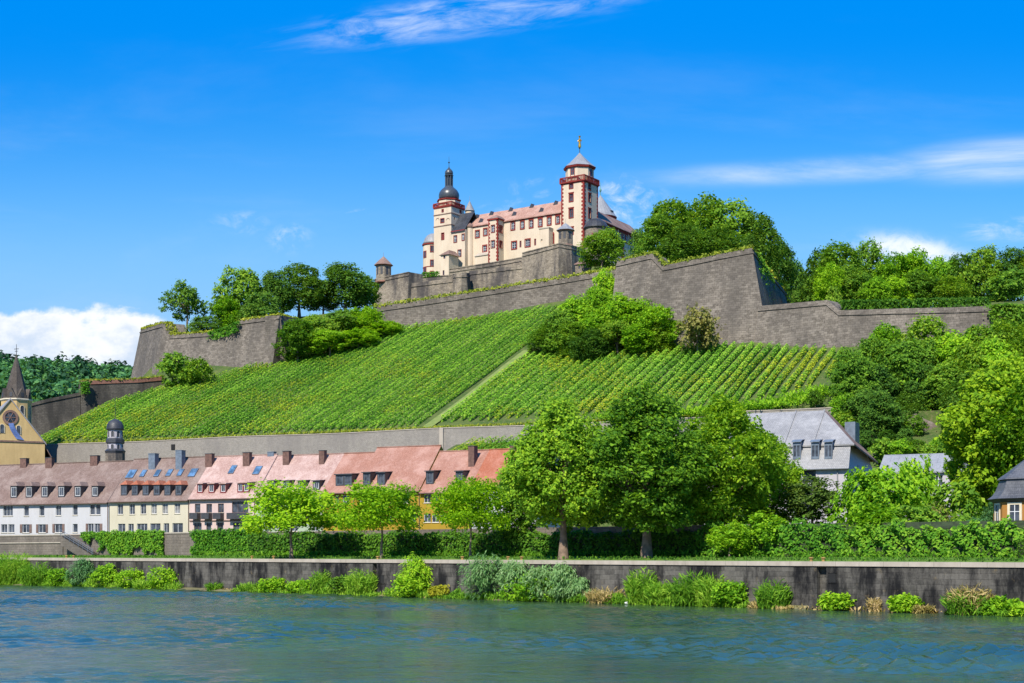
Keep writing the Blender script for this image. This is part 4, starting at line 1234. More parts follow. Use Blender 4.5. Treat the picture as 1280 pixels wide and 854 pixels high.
# --- round tower with a lead dome
c_ = at(541, 320, 507)
rt = thing('round_tower', 'low cream round tower with a grey dome left of the onion tower', 'tower', (c_[0], c_[1], 94), 'buildings of the hilltop fortress')
MB().ring(c_[:2], [(3.45, 88), (3.45, 113.4)], 24).build('wall', M_CREAM, rt)
MB().ring(c_[:2], [(3.5, 113.0), (3.75, 113.2), (3.75, 113.6), (3.3, 113.7)], 24).build('cornice', M_RED, rt)
MB().ring(c_[:2], [(3.65, 113.7), (3.3, 114.4), (2.9, 115.6), (2.1, 116.7), (1.0, 117.4), (.1, 117.6)], 24).build('dome', M_LEAD, rt, smooth=True)
MB().ring(c_[:2], [(3.5, 105.2), (3.6, 105.35), (3.5, 105.5)], 24).build('string_course', M_RED, rt)
for px, zc in ((541, 111.5), (541, 106.5), (531.5, 109.8), (531.5, 104.2), (541, 102.6)):
    off = (px - 541) / F * 507
    a = math.asin(max(-.9, min(.9, off / 3.45)))
    n_ = Vector((math.sin(a), -math.cos(a))); fr = Fr(Vector(c_[:2]) + n_ * 3.47, Vector((math.cos(a), math.sin(a))), -n_)
    o = MB().box(fr, -.55, .55, -.02, .2, zc - 1, zc + 1).build('window', M_GLASS, rt)
    MB().box(fr, -.8, -.55, -.08, .3, zc - 1.2, zc + 1.2).box(fr, .55, .8, -.08, .3, zc - 1.2, zc + 1.2).box(fr, -.55, .55, -.08, .3, zc + 1, zc + 1.2).box(fr, -.55, .55, -.08, .3, zc - 1.2, zc - 1).box(fr, -.04, .04, -.05, -.021, zc - 1, zc + 1).build('frame', M_RED, o)

# --- right hand wing
RW = Fr((28.3, 477.0), (.51, .86), (-.86, .51))
yw = thing('side_wing', 'receding cream fortress wing with a brown tiled roof right of the square tower', 'building', RW.p(18, 6, 96), 'buildings of the hilltop fortress')
hs = [hole(RW, x, y, 2.6, 9.4) for x, y in ((757.5, 285.5), (762, 288), (766.3, 290.4), (770.2, 292.4), (775.6, 295.2), (779.8, 297.2), (783.4, 298.8), (788.6, 301.2))]
hb = [hole(RW, 778, 309.4, 2.8, 10.4), hole(RW, 778.4, 319.5, 2.8, 4)]
mb = MB(); facade(mb, RW, 0, 36, 90, 116.2, hs + hb); mb.quad(RW.p(36, 0, 90), RW.p(36, 12, 90), RW.p(36, 12, 116.2), RW.p(36, 0, 116.2))
mb.build('wall', M_CREAM, yw)
for h in hs: window(RW, h, yw, M_WFRAME, M_RED, .36, cap='pediment', cols=2, rows=3)
for h in hb: window(RW, h, yw, M_RED, M_RED, .3, cols=1, rows=2, pane=M_DARKRED)
MB().box(RW, 0, 36, -.35, -.003, 115.4, 115.85).build('cornice', M_RED, yw)
mb = MB(); gable_roof(mb, RW, -.5, 36.5, 0, 12, 116.2, 121.5, .6); mb.build('roof', M_TILE_DARK, yw)

# --- squat round tower
c_ = at(745, 300, 467.5)
rt2 = thing('squat_tower', 'squat round stone tower with a dark conical roof beside the square tower', 'tower', (c_[0], c_[1], 94), 'buildings of the hilltop fortress')
MB().ring(c_[:2], [(3.75, 88), (3.65, 110.6)], 24).build('wall', M_STONE2, rt2)
MB().ring(c_[:2], [(4.2, 110.4), (4.15, 110.8), (3.1, 112.4), (1.6, 113.4), (.2, 113.6)], 16).build('roof', M_SLATE, rt2)
for a in (-.35, .35):
    n_ = Vector((math.sin(a), -math.cos(a))); fr = Fr(Vector(c_[:2]) + n_ * 3.66, Vector((math.cos(a), math.sin(a))), -n_)
    MB().box(fr, -.4, .4, -.05, .2, 107, 108.4).build('window', M_DARKRED, rt2)

# --- big round tower with the cone roof
c_ = at(750.5, 270, 512)
kt = thing('cone_roofed_tower', 'big round fortress tower showing its blue grey cone roof behind the side wing', 'tower', (c_[0], c_[1], 94), 'buildings of the hilltop fortress')
MB().ring(c_[:2], [(5.4, 90), (5.4, 124.3)], 28).build('wall', M_STONE2, kt)
MB().ring(c_[:2], [(5.5, 123.6), (5.75, 123.8), (5.75, 124.2), (5.4, 124.3)], 28).build('cornice', M_RED, kt)
rf = MB().ring(c_[:2], [(5.9, 124.2), (4.4, 126.4), (2.2, 129.4), (.15, 132.2)], 28).build('roof', M_LEAD, kt)
fr = Fr((c_[0] + 3.6, c_[1] - 2.6), (.6, .8), (-.8, .6))
d = MB().box(fr, -.7, .7, -.6, 1.5, 124.9, 126.2).build('dormer', M_SLATE, rf)
MB().tube([(c_[0], c_[1], 132), (c_[0], c_[1], 137)], [.16, .05], 6).ring(c_[:2], [(.08, 133.2), (.42, 133.9), (.3, 134.6), (.08, 135)], 8).build('finial', M_GREENCU, kt)

# ------------------------------------------------------------------ ramparts
def rampart(name, pts, zb, label, mat, thick=3.0, batter=.1, cordon=True, grass=False, group='stone ramparts of the fortress', cat='rampart', closed=False, ctop=1.3, parapet=None, n_first=None, n_last=None):
    T = [at(*p) for p in pts]; n = len(T)
    c = sum(T, Vector()) / n
    r = thing(name, label, cat, (c.x, c.y, zb), group)
    nrm = []
    for i in range(n):
        a, b_ = T[max(0, i - 1)], T[min(n - 1, i + 1)]
        d = Vector((b_.x - a.x, b_.y - a.y)); d = d.normalized() if d.length > 1e-4 else HR
        nrm.append(Vector((d.y, -d.x)))                      # towards the viewer when going left to right
    if n_first: nrm[0] = Vector(n_first)
    if n_last: nrm[-1] = Vector(n_last)
    def col(i, z, extra=0.0):
        h = T[i].z - z; o = nrm[i] * (batter * h + extra)
        return (T[i].x + o.x, T[i].y + o.y, z)
    vs = []
    for i in range(n):
        k = nrm[i] * thick
        vs += [col(i, zb), tuple(T[i]), (T[i].x - k.x, T[i].y - k.y, T[i].z), (T[i].x - k.x, T[i].y - k.y, zb)]
    fs = []
    for i in range(n - 1):
        for k in range(4):
            j = (k + 1) % 4
            fs.append((i * 4 + k, (i + 1) * 4 + k, (i + 1) * 4 + j, i * 4 + j))
    fs += [(0, 1, 2, 3), tuple((n - 1) * 4 + k for k in (3, 2, 1, 0))]
    MB().add(vs, fs).build('wall', mat, r)
    def band(z_of, hgt, ex, nm, m):
        b = MB(); vs = []
        for i in range(n):
            z = z_of(i)
            vs += [col(i, z, ex), col(i, z + hgt, ex), col(i, z + hgt, -.3), col(i, z, -.3)]
        fs = []
        for i in range(n - 1):
            for k in range(4):
                j = (k + 1) % 4
                fs.append((i * 4 + k, (i + 1) * 4 + k, (i + 1) * 4 + j, i * 4 + j))
        fs += [(0, 1, 2, 3), tuple((n - 1) * 4 + k for k in (3, 2, 1, 0))]
        b.add(vs, fs).build(nm, m, r)
    if cordon: band(lambda i: T[i].z - ctop, .3, .22, 'cordon', mat)
    if parapet: band(lambda i: T[i].z - (.25 if parapet is not M_BRICK else .9), .3 if parapet is not M_BRICK else .95, .18, 'coping', parapet)
    if grass:
        rng = np.random.default_rng(len(pts) + int(T[0].x * 7) % 50)
        P, N = [], []
        for i in range(n - 1):
            L = (T[i + 1] - T[i]).length; m_ = int(L * 34)
            f = rng.random(m_)[:, None]; dep = rng.random(m_)[:, None] * (min(thick, 3.0) + .2) - .3
            nn = np.array([nrm[i].x, nrm[i].y, 0])
            p = np.array(T[i]) * (1 - f) + np.array(T[i + 1]) * f - nn * dep + np.stack([np.zeros(m_), np.zeros(m_), rng.random(m_) * (grass if isinstance(grass, float) else .7) - .1], 1)
            P.append(p); N.append(rng.normal(size=(m_, 3)) * .6 + nn * .4 + np.array([0, 0, .6]))
        P, N = np.concatenate(P), np.concatenate(N)
        rx = np.array(r.location)
        g = leaf_object('grass_top', P, N, .32 * (.6 + .8 * rng.random(len(P))), L_MOSS, r, .6, rng, org=rx)
    return r, T, nrm

# right bastion: front face, receding face, filling
rampart('bastion', [(771, 327, 324), (795, 321.5, 321), (815, 317, 318.6), (816.5, 318, 318.4), (829, 332, 317), (870, 324, 313.8), (905, 316.5, 311.2), (940, 310, 308.8)], 44,
        'huge grey stone bastion face with a notched top, below a clump of trees', M_STONE, 6, .2, grass=.9, ctop=1.2, n_last=(.62, -1.25))
rampart('flanking_wall', [(770.6, 368, 364), (770.8, 327.2, 324.5)], 47, 'narrow left side of the great bastion, hidden behind the thicket', M_STONE, 4, .0, cordon=False)
rampart('bastion_flank', [(940.2, 310.2, 309.2), (951, 325, 320), (966, 345, 340), (988, 372, 375)], 47, 'shadowed receding flank of the great bastion with ivy hanging on it', M_STONE, 5, .2, grass=.8, n_first=(.62, -1.25))
kind(MB().add([at(771, 327, 324) - Vector((0, 0, .2)), at(829, 333, 317.4) - Vector((0, 0, .3)), at(940, 310.4, 309.5) - Vector((0, 0, .3)), at(988, 372, 376) - Vector((0, 0, .3)), (58, 372, 70.3), at(776, 368.5, 364)], [(0, 1, 2, 3, 4, 5)]).build('bastion_lawn', M_GRASS), 'structure')
rampart('curtain_wall', [(948, 382.8, 305.6), (990, 379, 299.6), (1034, 375, 294), (1034.6, 375.3, 293.9), (1049, 388, 292), (1120, 385.8, 286), (1200, 384, 281), (1242, 382.5, 279)], 44,
        'long stepped stone curtain wall running right from the bastion corner', M_STONE, 4, .2, ctop=1.1)
rampart('far_curtain_wall', [(1243, 388, 283), (1300, 380, 279), (1400, 374, 277)], 44, 'end of the stone curtain wall beyond the hanging ivy at the hill shoulder', M_STONE, 4, .2, ctop=1.1)
# long outer wall
rampart('outer_wall', [(466, 384.2, 380.5), (540, 373.5, 378.5), (620, 361, 376.5), (700, 348.3, 373.5), (752, 339.5, 370.5), (790, 333, 367)], 54,
        'long stone outer wall with a strip of grass on top, between vineyard and castle', M_STONE, 3, .12, grass=1.0, ctop=1.4)
# left bastion
rampart('west_bastion', [(176, 412, 425), (203.5, 404, 396), (206, 405, 394.6), (213, 418.5, 392), (240, 417, 386), (277, 414.5, 378), (284, 411, 376.6), (301, 400.5, 373.4), (325, 397.2, 369.4), (349.5, 394, 365.4)], 34,
        'stone bastion above the left vineyard, its top notched and grassy', M_STONE, 6, .2, grass=.7, ctop=1.1)
rampart('west_bastion_flank', [(350, 394.2, 365.6), (372, 398.5, 378)], 50, 'short shaded flank at the right end of the vineyard bastion', M_STONE, 4, .16, grass=.6, ctop=1.1)
# low wall left of it
rampart('low_wall', [(30, 506, 349.2), (60, 498.5, 351.5), (100, 490.6, 354.8)], 30, 'low stone wall toned dark for its shadow at the far left end of the vineyard', M_SHADED_STONE, 2, .06, ctop=.8)
rampart('brick_topped_wall', [(100.5, 476.5, 355), (140, 475, 358.6), (172, 474, 361.8), (205, 471, 366)], 30, 'stone wall with a red brick coping at the foot of the left bastion', M_SHADED_STONE, 2, .06, cordon=False, parapet=M_BRICK, grass=.5)
# castle ramparts, left to right
rampart('corner_rampart', [(468, 350, 478), (470, 348.4, 473), (511, 340, 461.5)], 78, 'tall weathered rampart at the left corner of the castle, under the sentry turret', M_STONE2, 6, .05, parapet=M_STONE2)
rampart('garden_rampart', [(511, 354.5, 462.6), (540, 351, 461), (566, 347.6, 459)], 78, 'lower stained rampart under the castle garden, right of the corner rampart', M_STONE2, 6, .05)
rampart('garden_wall', [(505, 347.5, 481), (540, 345.5, 478), (566, 343.6, 474)], 84, 'low terrace wall behind the castle garden, left of the porch', M_STONE2, 2, .02, cordon=False, parapet=M_STONE2)
rampart('curved_rampart', [(565.5, 342.6, 460), (570, 342, 456.6), (577, 341.5, 455.4), (583, 341.2, 456.4), (587, 341.2, 460)], 78, 'small curved rampart jutting out below the castle stair turret', M_STONE2, 5, .08)
rampart('middle_rampart', [(586.5, 339, 462.6), (625, 334.4, 457), (661, 330, 451.6)], 78, 'dark streaked rampart below the long castle wing', M_STONE2, 6, .06)
rampart('terrace_wall', [(562, 336, 481), (600, 330.4, 472.6), (630, 325.6, 466.6), (652, 321.6, 462), (654, 324, 459.5)], 84, 'upper terrace wall right in front of the long castle wing', M_STONE2, 4, .02, parapet=M_STONE2)
rampart('castle_bastion', [(653, 316, 453), (675, 310.3, 446), (699, 304, 440), (714, 306.6, 442), (731, 311, 450)], 76, 'angular castle bastion below the square tower, its right side stained black', M_STONE2, 9, .05, parapet=M_STONE2)
kind(MB().add([at(469, 351, 476), at(505, 349.5, 482.5), at(566, 345.5, 476), at(587, 342, 470), at(653, 331, 465), at(731, 321, 460), (45, 520, 96.5), (-50, 530, 96.5)], [(0, 1, 2, 3, 4, 5, 6, 7)]).build('castle_yard', M_GRASS), 'structure')
def sentry(px, py_eave, py_apex, Y, rpx, zb, label, grp='sentry turrets on the ramparts'):
    c = at(px, py_eave, Y); r_ = rpx * Y / F; za = EYE + (HY - py_apex) / F * Y
    s = thing('sentry_turret', label, 'turret', (c.x, c.y, zb), grp)
    MB().ring(c[:2], [(r_ * .86, zb), (r_ * .86, c.z)], 8, .2).build('wall', M_STONE2, s)
    MB().ring(c[:2], [(r_ * .92, zb), (r_ * .98, zb + .3), (r_ * .92, zb + .6)], 8, .2).ring(c[:2], [(r_ * .9, c.z - .35), (r_ * 1.0, c.z - .1), (r_ * .9, c.z)], 8, .2).build('moulding', M_BRICK, s)
    MB().ring(c[:2], [(r_ * 1.12, c.z), (r_ * .6, c.z + (za - c.z) * .5), (.08, za)], 8, .2).tube([(c.x, c.y, za - .2), (c.x, c.y, za + 1.3)], [.06, .03], 5).build('roof', M_LEAD if px > 600 else M_TILE_DARK, s)
    for k in range(8):
        a = .2 + PI / 8 + k * PI / 4
        n_ = Vector((math.cos(a), math.sin(a)))
        if n_.y > .3: continue
        fr = Fr(Vector(c[:2]) + n_ * r_ * .86 * math.cos(PI / 8), Vector((-n_.y, n_.x)), -n_)
        h = c.z - zb
        MB().box(fr, -.38, .38, -.04, .2, zb + h * .45, zb + h * .86).build('loophole', M_DARK, s)
sentry(707, 288.5, 279, 444.5, 10.8, 99.5, 'octagonal brick and stone sentry turret with a pale roof before the square tower')
sentry(479.5, 332, 320.5, 472, 11, 93.5, 'sentry turret with a dark pointed roof at the far left castle corner')
# stone lodge behind the outer wall
lf_ = Fr(at(719, 340, 436), rc, gc)
lo_ = thing('stone_lodge', 'small stone lodge half hidden behind the outer wall, right of the castle bastion', 'building', lf_.p(3, 2, 80))
hh = [hole(lf_, 724, 334, 2.2, 4), hole(lf_, 731, 333, 2.4, 4)]
mb = MB(); facade(mb, lf_, 0, lf_.u(739), 78, lf_.z(725, 329), hh); mb.build('wall', M_STONE2, lo_)
for h in hh: window(lf_, h, lo_, M_DARK, None, cols=1, rows=1)
mb = MB(); gable_roof(mb, lf_, -.3, lf_.u(739) + .3, 0, 5, lf_.z(725, 329), lf_.z(725, 329) + 1.2, .3); mb.build('roof', M_TILE_DARK, lo_)

# ------------------------------------------------------------------ the row of houses
HF = Fr((-101.3, 285.0), HR, HN)
ZB = 8.2
def house(label, px0, px1, eave_py, ridge_py, wall, tile, upper=(), extra=(), gut=M_BFRAME, fmat=M_WFRAME, half=7.0, smat=None, cols=2, base=None):
    """openings are (px0, px1, py_top, py_bottom[, pane])"""
    u0, u1 = HF.u(px0), HF.u(px1); pc = (max(px0, 0) + px1) / 2
    ze, zr = HF.z(pc, eave_py), HF.z(pc, ridge_py, half)
    r = thing('row_house', label, 'house', HF.p((u0 + u1) / 2, half, ZB), 'row of terraced houses under the vineyard')
    hs = []
    for q in upper: hs.append((HF.u(q[0]), HF.u(q[1]), HF.z((q[0] + q[1]) / 2, q[3]), HF.z((q[0] + q[1]) / 2, q[2])))
    mb = MB(); facade(mb, HF, u0, u1, ZB - .5, ze, hs)
    side(mb, HF, u0, 0, 2 * half, ZB, ze, zr); side(mb, HF, u1, 0, 2 * half, ZB, ze, zr)
    mb.quad(HF.p(u0, 2 * half, ZB), HF.p(u1, 2 * half, ZB), HF.p(u1, 2 * half, ze), HF.p(u0, 2 * half, ze))
    mb.build('wall', wall, r)
    for h, q in zip(hs, upper):
        window(HF, h, r, fmat, smat, .1, pane=q[4] if len(q) > 4 else None, cols=1 if (h[1] - h[0]) < 1.25 else 2 if (h[1] - h[0]) < 2.4 else 3, rows=1, sill=True, ft=.055)
    mb = MB(); gable_roof(mb, HF, u0 + .02, u1 - .02, 0, 2 * half, ze, zr, .5); roof = mb.build('roof', tile, r)
    k = (zr - ze) / half
    g = MB(); g.tube([HF.p(u0, -.58, ze - .5 * k - .12), HF.p(u1, -.58, ze - .5 * k - .12)], [.09, .09], 6)
    g.tube([HF.p(u1 - .18, -.12, ze - .5), HF.p(u1 - .18, -.12, ZB)], [.07, .07], 6); g.build('gutter', gut, r)
    MB().box(HF, u0 + .02, u1 - .02, half - .16, half + .16, zr - .02, zr + .12).build('ridge_cap', tile, roof)
    return r, roof, u0, u1, ze, zr, half

def on(h, px, py):
    r, roof, u0, u1, ze, zr, half = h
    v = on_roof(HF, px, py, ze, zr, half)
    return v, HF.u(px, v), ze + (zr - ze) * v / half
def dormer(h, px0, px1, py0, py1, clad=M_DARK, roofm=None, n=1, kindr='flat', fmat=M_WFRAME):
    r, roof, u0, u1, ze, zr, half = h; k = (zr - ze) / half
    v, _, z = on(h, (px0 + px1) / 2, py1)
    a, c = HF.u(px0, v), HF.u(px1, v); zt = HF.z((px0 + px1) / 2, py0, v)
    vb = v + (zt - z) / k + .5
    hs = []
    w = (c - a) / n
    for i in range(n): hs.append((a + w * i + .22, a + w * (i + 1) - .22, z + .28, zt - .22))
    mb = MB(); facade(mb, HF, a, c, z - .25, zt, hs, .15, v)
    mb.quad(HF.p(a, v, z - .25), HF.p(a, vb, z - .25), HF.p(a, vb, zt), HF.p(a, v, zt)); mb.quad(HF.p(c, v, z - .25), HF.p(c, vb, z - .25), HF.p(c, vb, zt), HF.p(c, v, zt))
    d = mb.build('dormer', clad, r)
    for hh in hs:
        o = MB().box(HF, hh[0], hh[1], v + .1, v + .14, hh[2], hh[3]).build('window', M_GLASS, d)
        f = .07
    b = MB()
    for hh in hs:
        for x0, x1, q0, q1 in ((hh[0], hh[0] + .08, hh[2], hh[3]), (hh[1] - .08, hh[1], hh[2], hh[3]), (hh[0] + .08, hh[1] - .08, hh[2], hh[2] + .08), (hh[0] + .08, hh[1] - .08, hh[3] - .08, hh[3]), ((hh[0] + hh[1]) / 2 - .015, (hh[0] + hh[1]) / 2 + .015, hh[2] + .08, hh[3] - .08)):
            b.box(HF, x0, x1, v + .03, v + .09, q0, q1)
    b.build('frame', fmat, d)
    rm = roofm or clad
    if kindr == 'flat':
        b = MB().hexa([HF.p(a - .18, v - .25, zt - .02), HF.p(c + .18, v - .25, zt - .02), HF.p(c + .18, vb + .6, zt + .25), HF.p(a - .18, vb + .6, zt + .25),
                       HF.p(a - .18, v - .25, zt + .14), HF.p(c + .18, v - .25, zt + .14), HF.p(c + .18, vb + .6, zt + .4), HF.p(a - .18, vb + .6, zt + .4)])
    else:
        m_ = (a + c) / 2; hp = .85; ve = vb + hp / k
        p = [HF.p(a - .2, v - .2, zt), HF.p(c + .2, v - .2, zt), HF.p(c + .2, vb + .2, zt), HF.p(a - .2, vb + .2, zt), HF.p(m_, v + .55, zt + hp), HF.p(m_, ve + .2, zt + hp)]
        b = MB().add(p, [(0, 1, 4), (1, 2, 5, 4), (3, 0, 4, 5), (2, 3, 5), (0, 3, 2, 1)])
    b.build('dormer_roof', rm, d)
def chimney(h, px0, px1, py0, py1, mat=M_CHIM, dep=.9):
    v, _, z = on(h, (px0 + px1) / 2, py1)
    r, roof, u0, u1, ze, zr, half = h
    a, c = HF.u(px0, v), HF.u(px1, v); zt = HF.z((px0 + px1) / 2, py0, v)
    o = MB().box(HF, a, c, v, v + dep, z - .3, zt).build('chimney', mat, roof)
    MB().box(HF, a - .06, c + .06, v - .06, v + dep + .06, zt + .002, zt + .12).build('chimney_cap', M_DARK if mat is not M_BLUEGREY else mat, roof)
def skylight(h, px0, px1, py0, py1):
    r, roof, u0, u1, ze, zr, half = h
    va, _, za = on(h, (px0 + px1) / 2, py1); vb, _, zb = on(h, (px0 + px1) / 2, py0)
    sk = (px1 - px0) * .28
    a, c = HF.u(px0, va), HF.u(px1 - sk, va)
    def pl(u, v, d): return HF.p(u, v - d * .7, ze + (zr - ze) * v / half + d * .7)
    MB().hexa([pl(a, va, -.02), pl(c, va, -.02), pl(c, vb, -.02), pl(a, vb, -.02), pl(a, va, .16), pl(c, va, .16), pl(c, vb, .16), pl(a, vb, .16)]).build('skylight', M_SKYL, roof)
    w = .07
    b = MB()
    for q in ((a - w, a, va - w, vb + w), (c, c + w, va - w, vb + w), (a, c, va - w, va), (a, c, vb, vb + w)):
        b.hexa([pl(q[0], q[2], -.02), pl(q[1], q[2], -.02), pl(q[1], q[3], -.02), pl(q[0], q[3], -.02), pl(q[0], q[2], .2), pl(q[1], q[2], .2), pl(q[1], q[3], .2), pl(q[0], q[3], .2)])
    b.build('skylight_frame', M_BLUEGREY, roof)

# white house at the left edge
W_ = [(4, 16, 632, 645), (30, 36, 632, 645), (49.3, 55.4, 632, 645), (69.8, 76.4, 631.5, 644.5), (91, 97, 631, 644), (112.5, 118.6, 630.5, 643.5), (119.6, 125.6, 630.5, 643.5),
      (-22, -12, 633, 646), (1.5, 9, 655.5, 666), (10.5, 18, 655.5, 666), (28, 37, 655.5, 666), (48, 57.5, 655.5, 666), (68.5, 78, 655, 666), (91, 97, 655, 665.5), (110, 117, 654.6, 665.5), (118, 125, 654.6, 665.5)]
h1 = house('white rendered row house with brown shutters and six dormers in a brown roof', -60, 136, 626, 579.5, M_WHITE, M_TILE_BROWN, W_)
for a, b_ in ((13, 25.5), (32, 45), (51.7, 64.5), (72.5, 85), (93, 105), (114.5, 127)):
    dormer(h1, a, a + 8.2, 607.5, 622.5 - (a - 13) * .012, M_DARK, M_TILE_BROWN, kindr='hip')
for q in ((25, 32.5, 573.5, 585), (56.5, 64.5, 572.5, 585.5), (112.5, 121.5, 570, 582.5)): chimney(h1, *q, mat=M_CHIM)
shb = MB()
for x0, x1, y0, y1 in ((25.2, 28, 655.5, 666), (37, 39.8, 655.5, 666), (45.4, 48, 655.5, 666), (57.5, 60, 655.5, 666), (65.8, 68.5, 655, 666), (78, 80.8, 655, 666), (107.5, 110, 654.6, 665.5), (125, 128, 654.6, 665.5)):
    shb = MB().box(HF, HF.u(x0), HF.u(x1), -.09, -.03, HF.z(x0, y1), HF.z(x0, y0)); shb.build('shutter', M_BFRAME, h1[0])
# pale yellow house
W_ = [(147, 153.8, 630, 643), (161.8, 168.6, 630, 643), (175.8, 182.6, 629.6, 642.6), (189.2, 196, 629.4, 642.4, M_CURT), (203, 210, 629.2, 642.2, M_CURT), (218.2, 225.2, 629, 642, M_CURT),
      (147.6, 156.6, 654.8, 667), (160.4, 167.2, 654.8, 667), (171.2, 184.2, 654.6, 667), (187.8, 200.6, 654.4, 667), (204.6, 211.4, 654.2, 667), (215.6, 228.6, 654, 667)]
h2 = house('pale yellow row house with six little hipped dormers and blue skylights', 137, 237, 622.5, 573.5, M_PALEY, M_TILE_BROWN, W_)
for a in (151, 164.5, 178, 191.8, 205.2, 219): dormer(h2, a, a + 7.8, 606, 619.6, M_DARK, M_TILE_RED, kindr='hip', fmat=M_BLUEGREY)
for q in ((185.5, 193.5, 567.5, 587), (219.3, 227, 563.5, 587)): chimney(h2, *q, mat=M_BLUEGREY, dep=1.2)
for q in ((157, 169.5, 588.4, 597.6), (174.6, 181.6, 588.6, 596), (192.4, 199.6, 588.4, 595.8), (207.2, 214.4, 587.8, 595.2), (221.2, 228, 587.6, 595), (236 - 1, 247 - 1, 587, 596)): skylight(h2, *q)
# pink house with balconies
W_ = [(243.6, 250.4, 630, 641), (258, 265, 630, 641), (272.5, 279.8, 629.6, 640.8), (290, 310.4, 627, 641), (242.5, 252, 654, 667), (258, 264, 654, 667), (271.5, 279, 653.6, 667), (291.5, 306, 653.4, 667)]
h3 = house('pink row house with dark balconies and three single dormers', 237, 319.5, 619.5, 570.5, M_PINK, M_TILE_PINK, W_, fmat=M_BFRAME)
for a in (246.3, 260.6, 275.2): dormer(h3, a, a + 7.4, 605, 616.6, M_DARKRED, M_TILE_PINK)
dormer(h3, 296.6, 311.4, 604, 615.8, M_DARKRED, M_TILE_PINK, n=2)
for q in ((256.3, 264.6, 567.6, 584), (303.3, 311.6, 566, 583)): chimney(h3, *q)
for q in ((285.4, 293.6, 583, 592), (315.8, 327 - 1, 584, 593)): skylight(h3, *q)
for x0, x1 in ((241.2, 251), (255.8, 265.4), (270.2, 280), (287.6, 312)):
    a, c = HF.u(x0), HF.u(x1); zb, zt = HF.z(x0, 648), HF.z(x0, 641.4)
    bl = MB().box(HF, a, c, -1.1, -.002, zb - .16, zb).build('balcony', M_DARK, h3[0])
    MB().box(HF, a, c, -1.1, -1.04, zb + .002, zt).box(HF, a, a + .06, -1.04, -.02, zb + .002, zt).box(HF, c - .06, c, -1.04, -.02, zb + .002, zt).build('railing', M_DARK, bl)
MB().box(HF, h3[2] + .05, h3[3] - .05, -.14, .02, HF.z(278, 651.6), HF.z(278, 650.2)).build('string_course', M_BFRAME, h3[0])
# pale green house
W_ = [(330, 338, 630, 642), (347, 355, 630, 642), (364, 372, 629.6, 641.6), (382, 390, 629, 641), (330, 338, 652, 664), (347, 355, 652, 664), (364, 372, 652, 664), (390, 398, 651, 664)]
h4 = house('pale green row house mostly hidden by the first young tree', 319.5, 404, 619.8, 569.3, M_GREEN, M_TILE_PINK, W_)
for a in (335.6, 353.4, 372.2, 391): dormer(h4, a, a + 8.6, 601.6, 612.8, M_DARK, M_DARK)
for q in ((334.2, 342, 565.4, 572.4), (353.2, 361, 564.4, 581.5), (399 - .5, 406 - .8, 563.6, 580.5)): chimney(h4, *q, mat=M_CHIM if q[0] > 340 else M_BLUEGREY)
# narrow ochre house
W_ = [(419, 423.4, 619, 629.5), (428.4, 436.4, 619, 629.5), (415.5, 422.5, 642.5, 653.5), (430, 437, 642.5, 653.5)]
h5 = house('narrow ochre row house with one wide double dormer', 404, 443.5, 612.6, 567.2, M_OCHRE, M_TILE_SALMON, W_)
dormer(h5, 419.4, 440, 593.4, 607.4, M_DARK, M_DARK, n=2, fmat=M_BLUEGREY)
# ochre house with the tallest roof
W_ = [(450, 458, 618.5, 629), (466, 474, 618.5, 629), (484, 492, 618.4, 629), (503, 511, 618.4, 629), (450, 458, 642.5, 653.5), (484, 492, 642.5, 653.5), (512, 520, 642, 653)]
h6 = house('ochre row house with the tallest salmon roof and two single dormers', 443.5, 525.5, 611, 559.3, M_OCHRE, M_TILE_SALMON, W_, half=7.6)
dormer(h6, 453.6, 463, 591, 607, M_DARK, M_DARK, fmat=M_BLUEGREY); dormer(h6, 471.4, 481.4, 591, 606.4, M_DARK, M_DARK, fmat=M_BLUEGREY)
# ochre house beside it
W_ = [(530, 538.4, 618, 628.6), (540, 548.6, 618, 628.6), (550.6, 558, 618, 628.6), (572, 580, 617.6, 628), (530, 538.4, 642, 653), (540, 548.6, 642, 653), (550.6, 558, 642, 653), (572, 580, 641.6, 652.6)]
h7 = house('ochre row house with paired windows and a tall chimney at its right end', 525.5, 589, 611.8, 564.3, M_OCHRE, M_TILE_SALMON, W_)
dormer(h7, 532.2, 542, 589.4, 605.4, M_DARK, M_DARK, fmat=M_BLUEGREY); dormer(h7, 569.4, 578.6, 589.4, 605, M_DARK, M_DARK, fmat=M_BLUEGREY)
chimney(h7, 585.2, 592.6, 558, 583.5, dep=1.4)
# red roofed white house at the right end
W_ = [(600, 610, 640, 652), (616, 626, 640, 652), (632, 642, 640, 652), (600, 606, 618, 628), (616, 622, 618, 628), (632, 638, 618, 628), (604, 612, 656, 666), (624, 640, 656, 666)]
h8 = house('white row house with a plain orange red roof, behind the third young tree', 589, 672, 605, 561.6, M_WHITE, M_TILE_RED, W_)
chimney(h8, 637, 643.5, 557.5, 565.5)

# ------------------------------------------------------------------ church
CH = Fr(at(13, 560, 303), (.9, .43), (-.43, .9))
ch = thing('church', 'ochre sandstone church gable with a round window and a pointed steeple', 'church', CH.p(0, 10, 8))
zA, zE = CH.z(13, 499.5), CH.z(56, 553.5)
ur, ul = CH.u(56), -CH.u(56)
hs = [hole(CH, 2.6, 536, 5, 11), hole(CH, 23.2, 537.6, 5, 11)]
mb = MB()
facade(mb, CH, ul, ur, 6, zE, [])
zz = CH.z(13, 550)
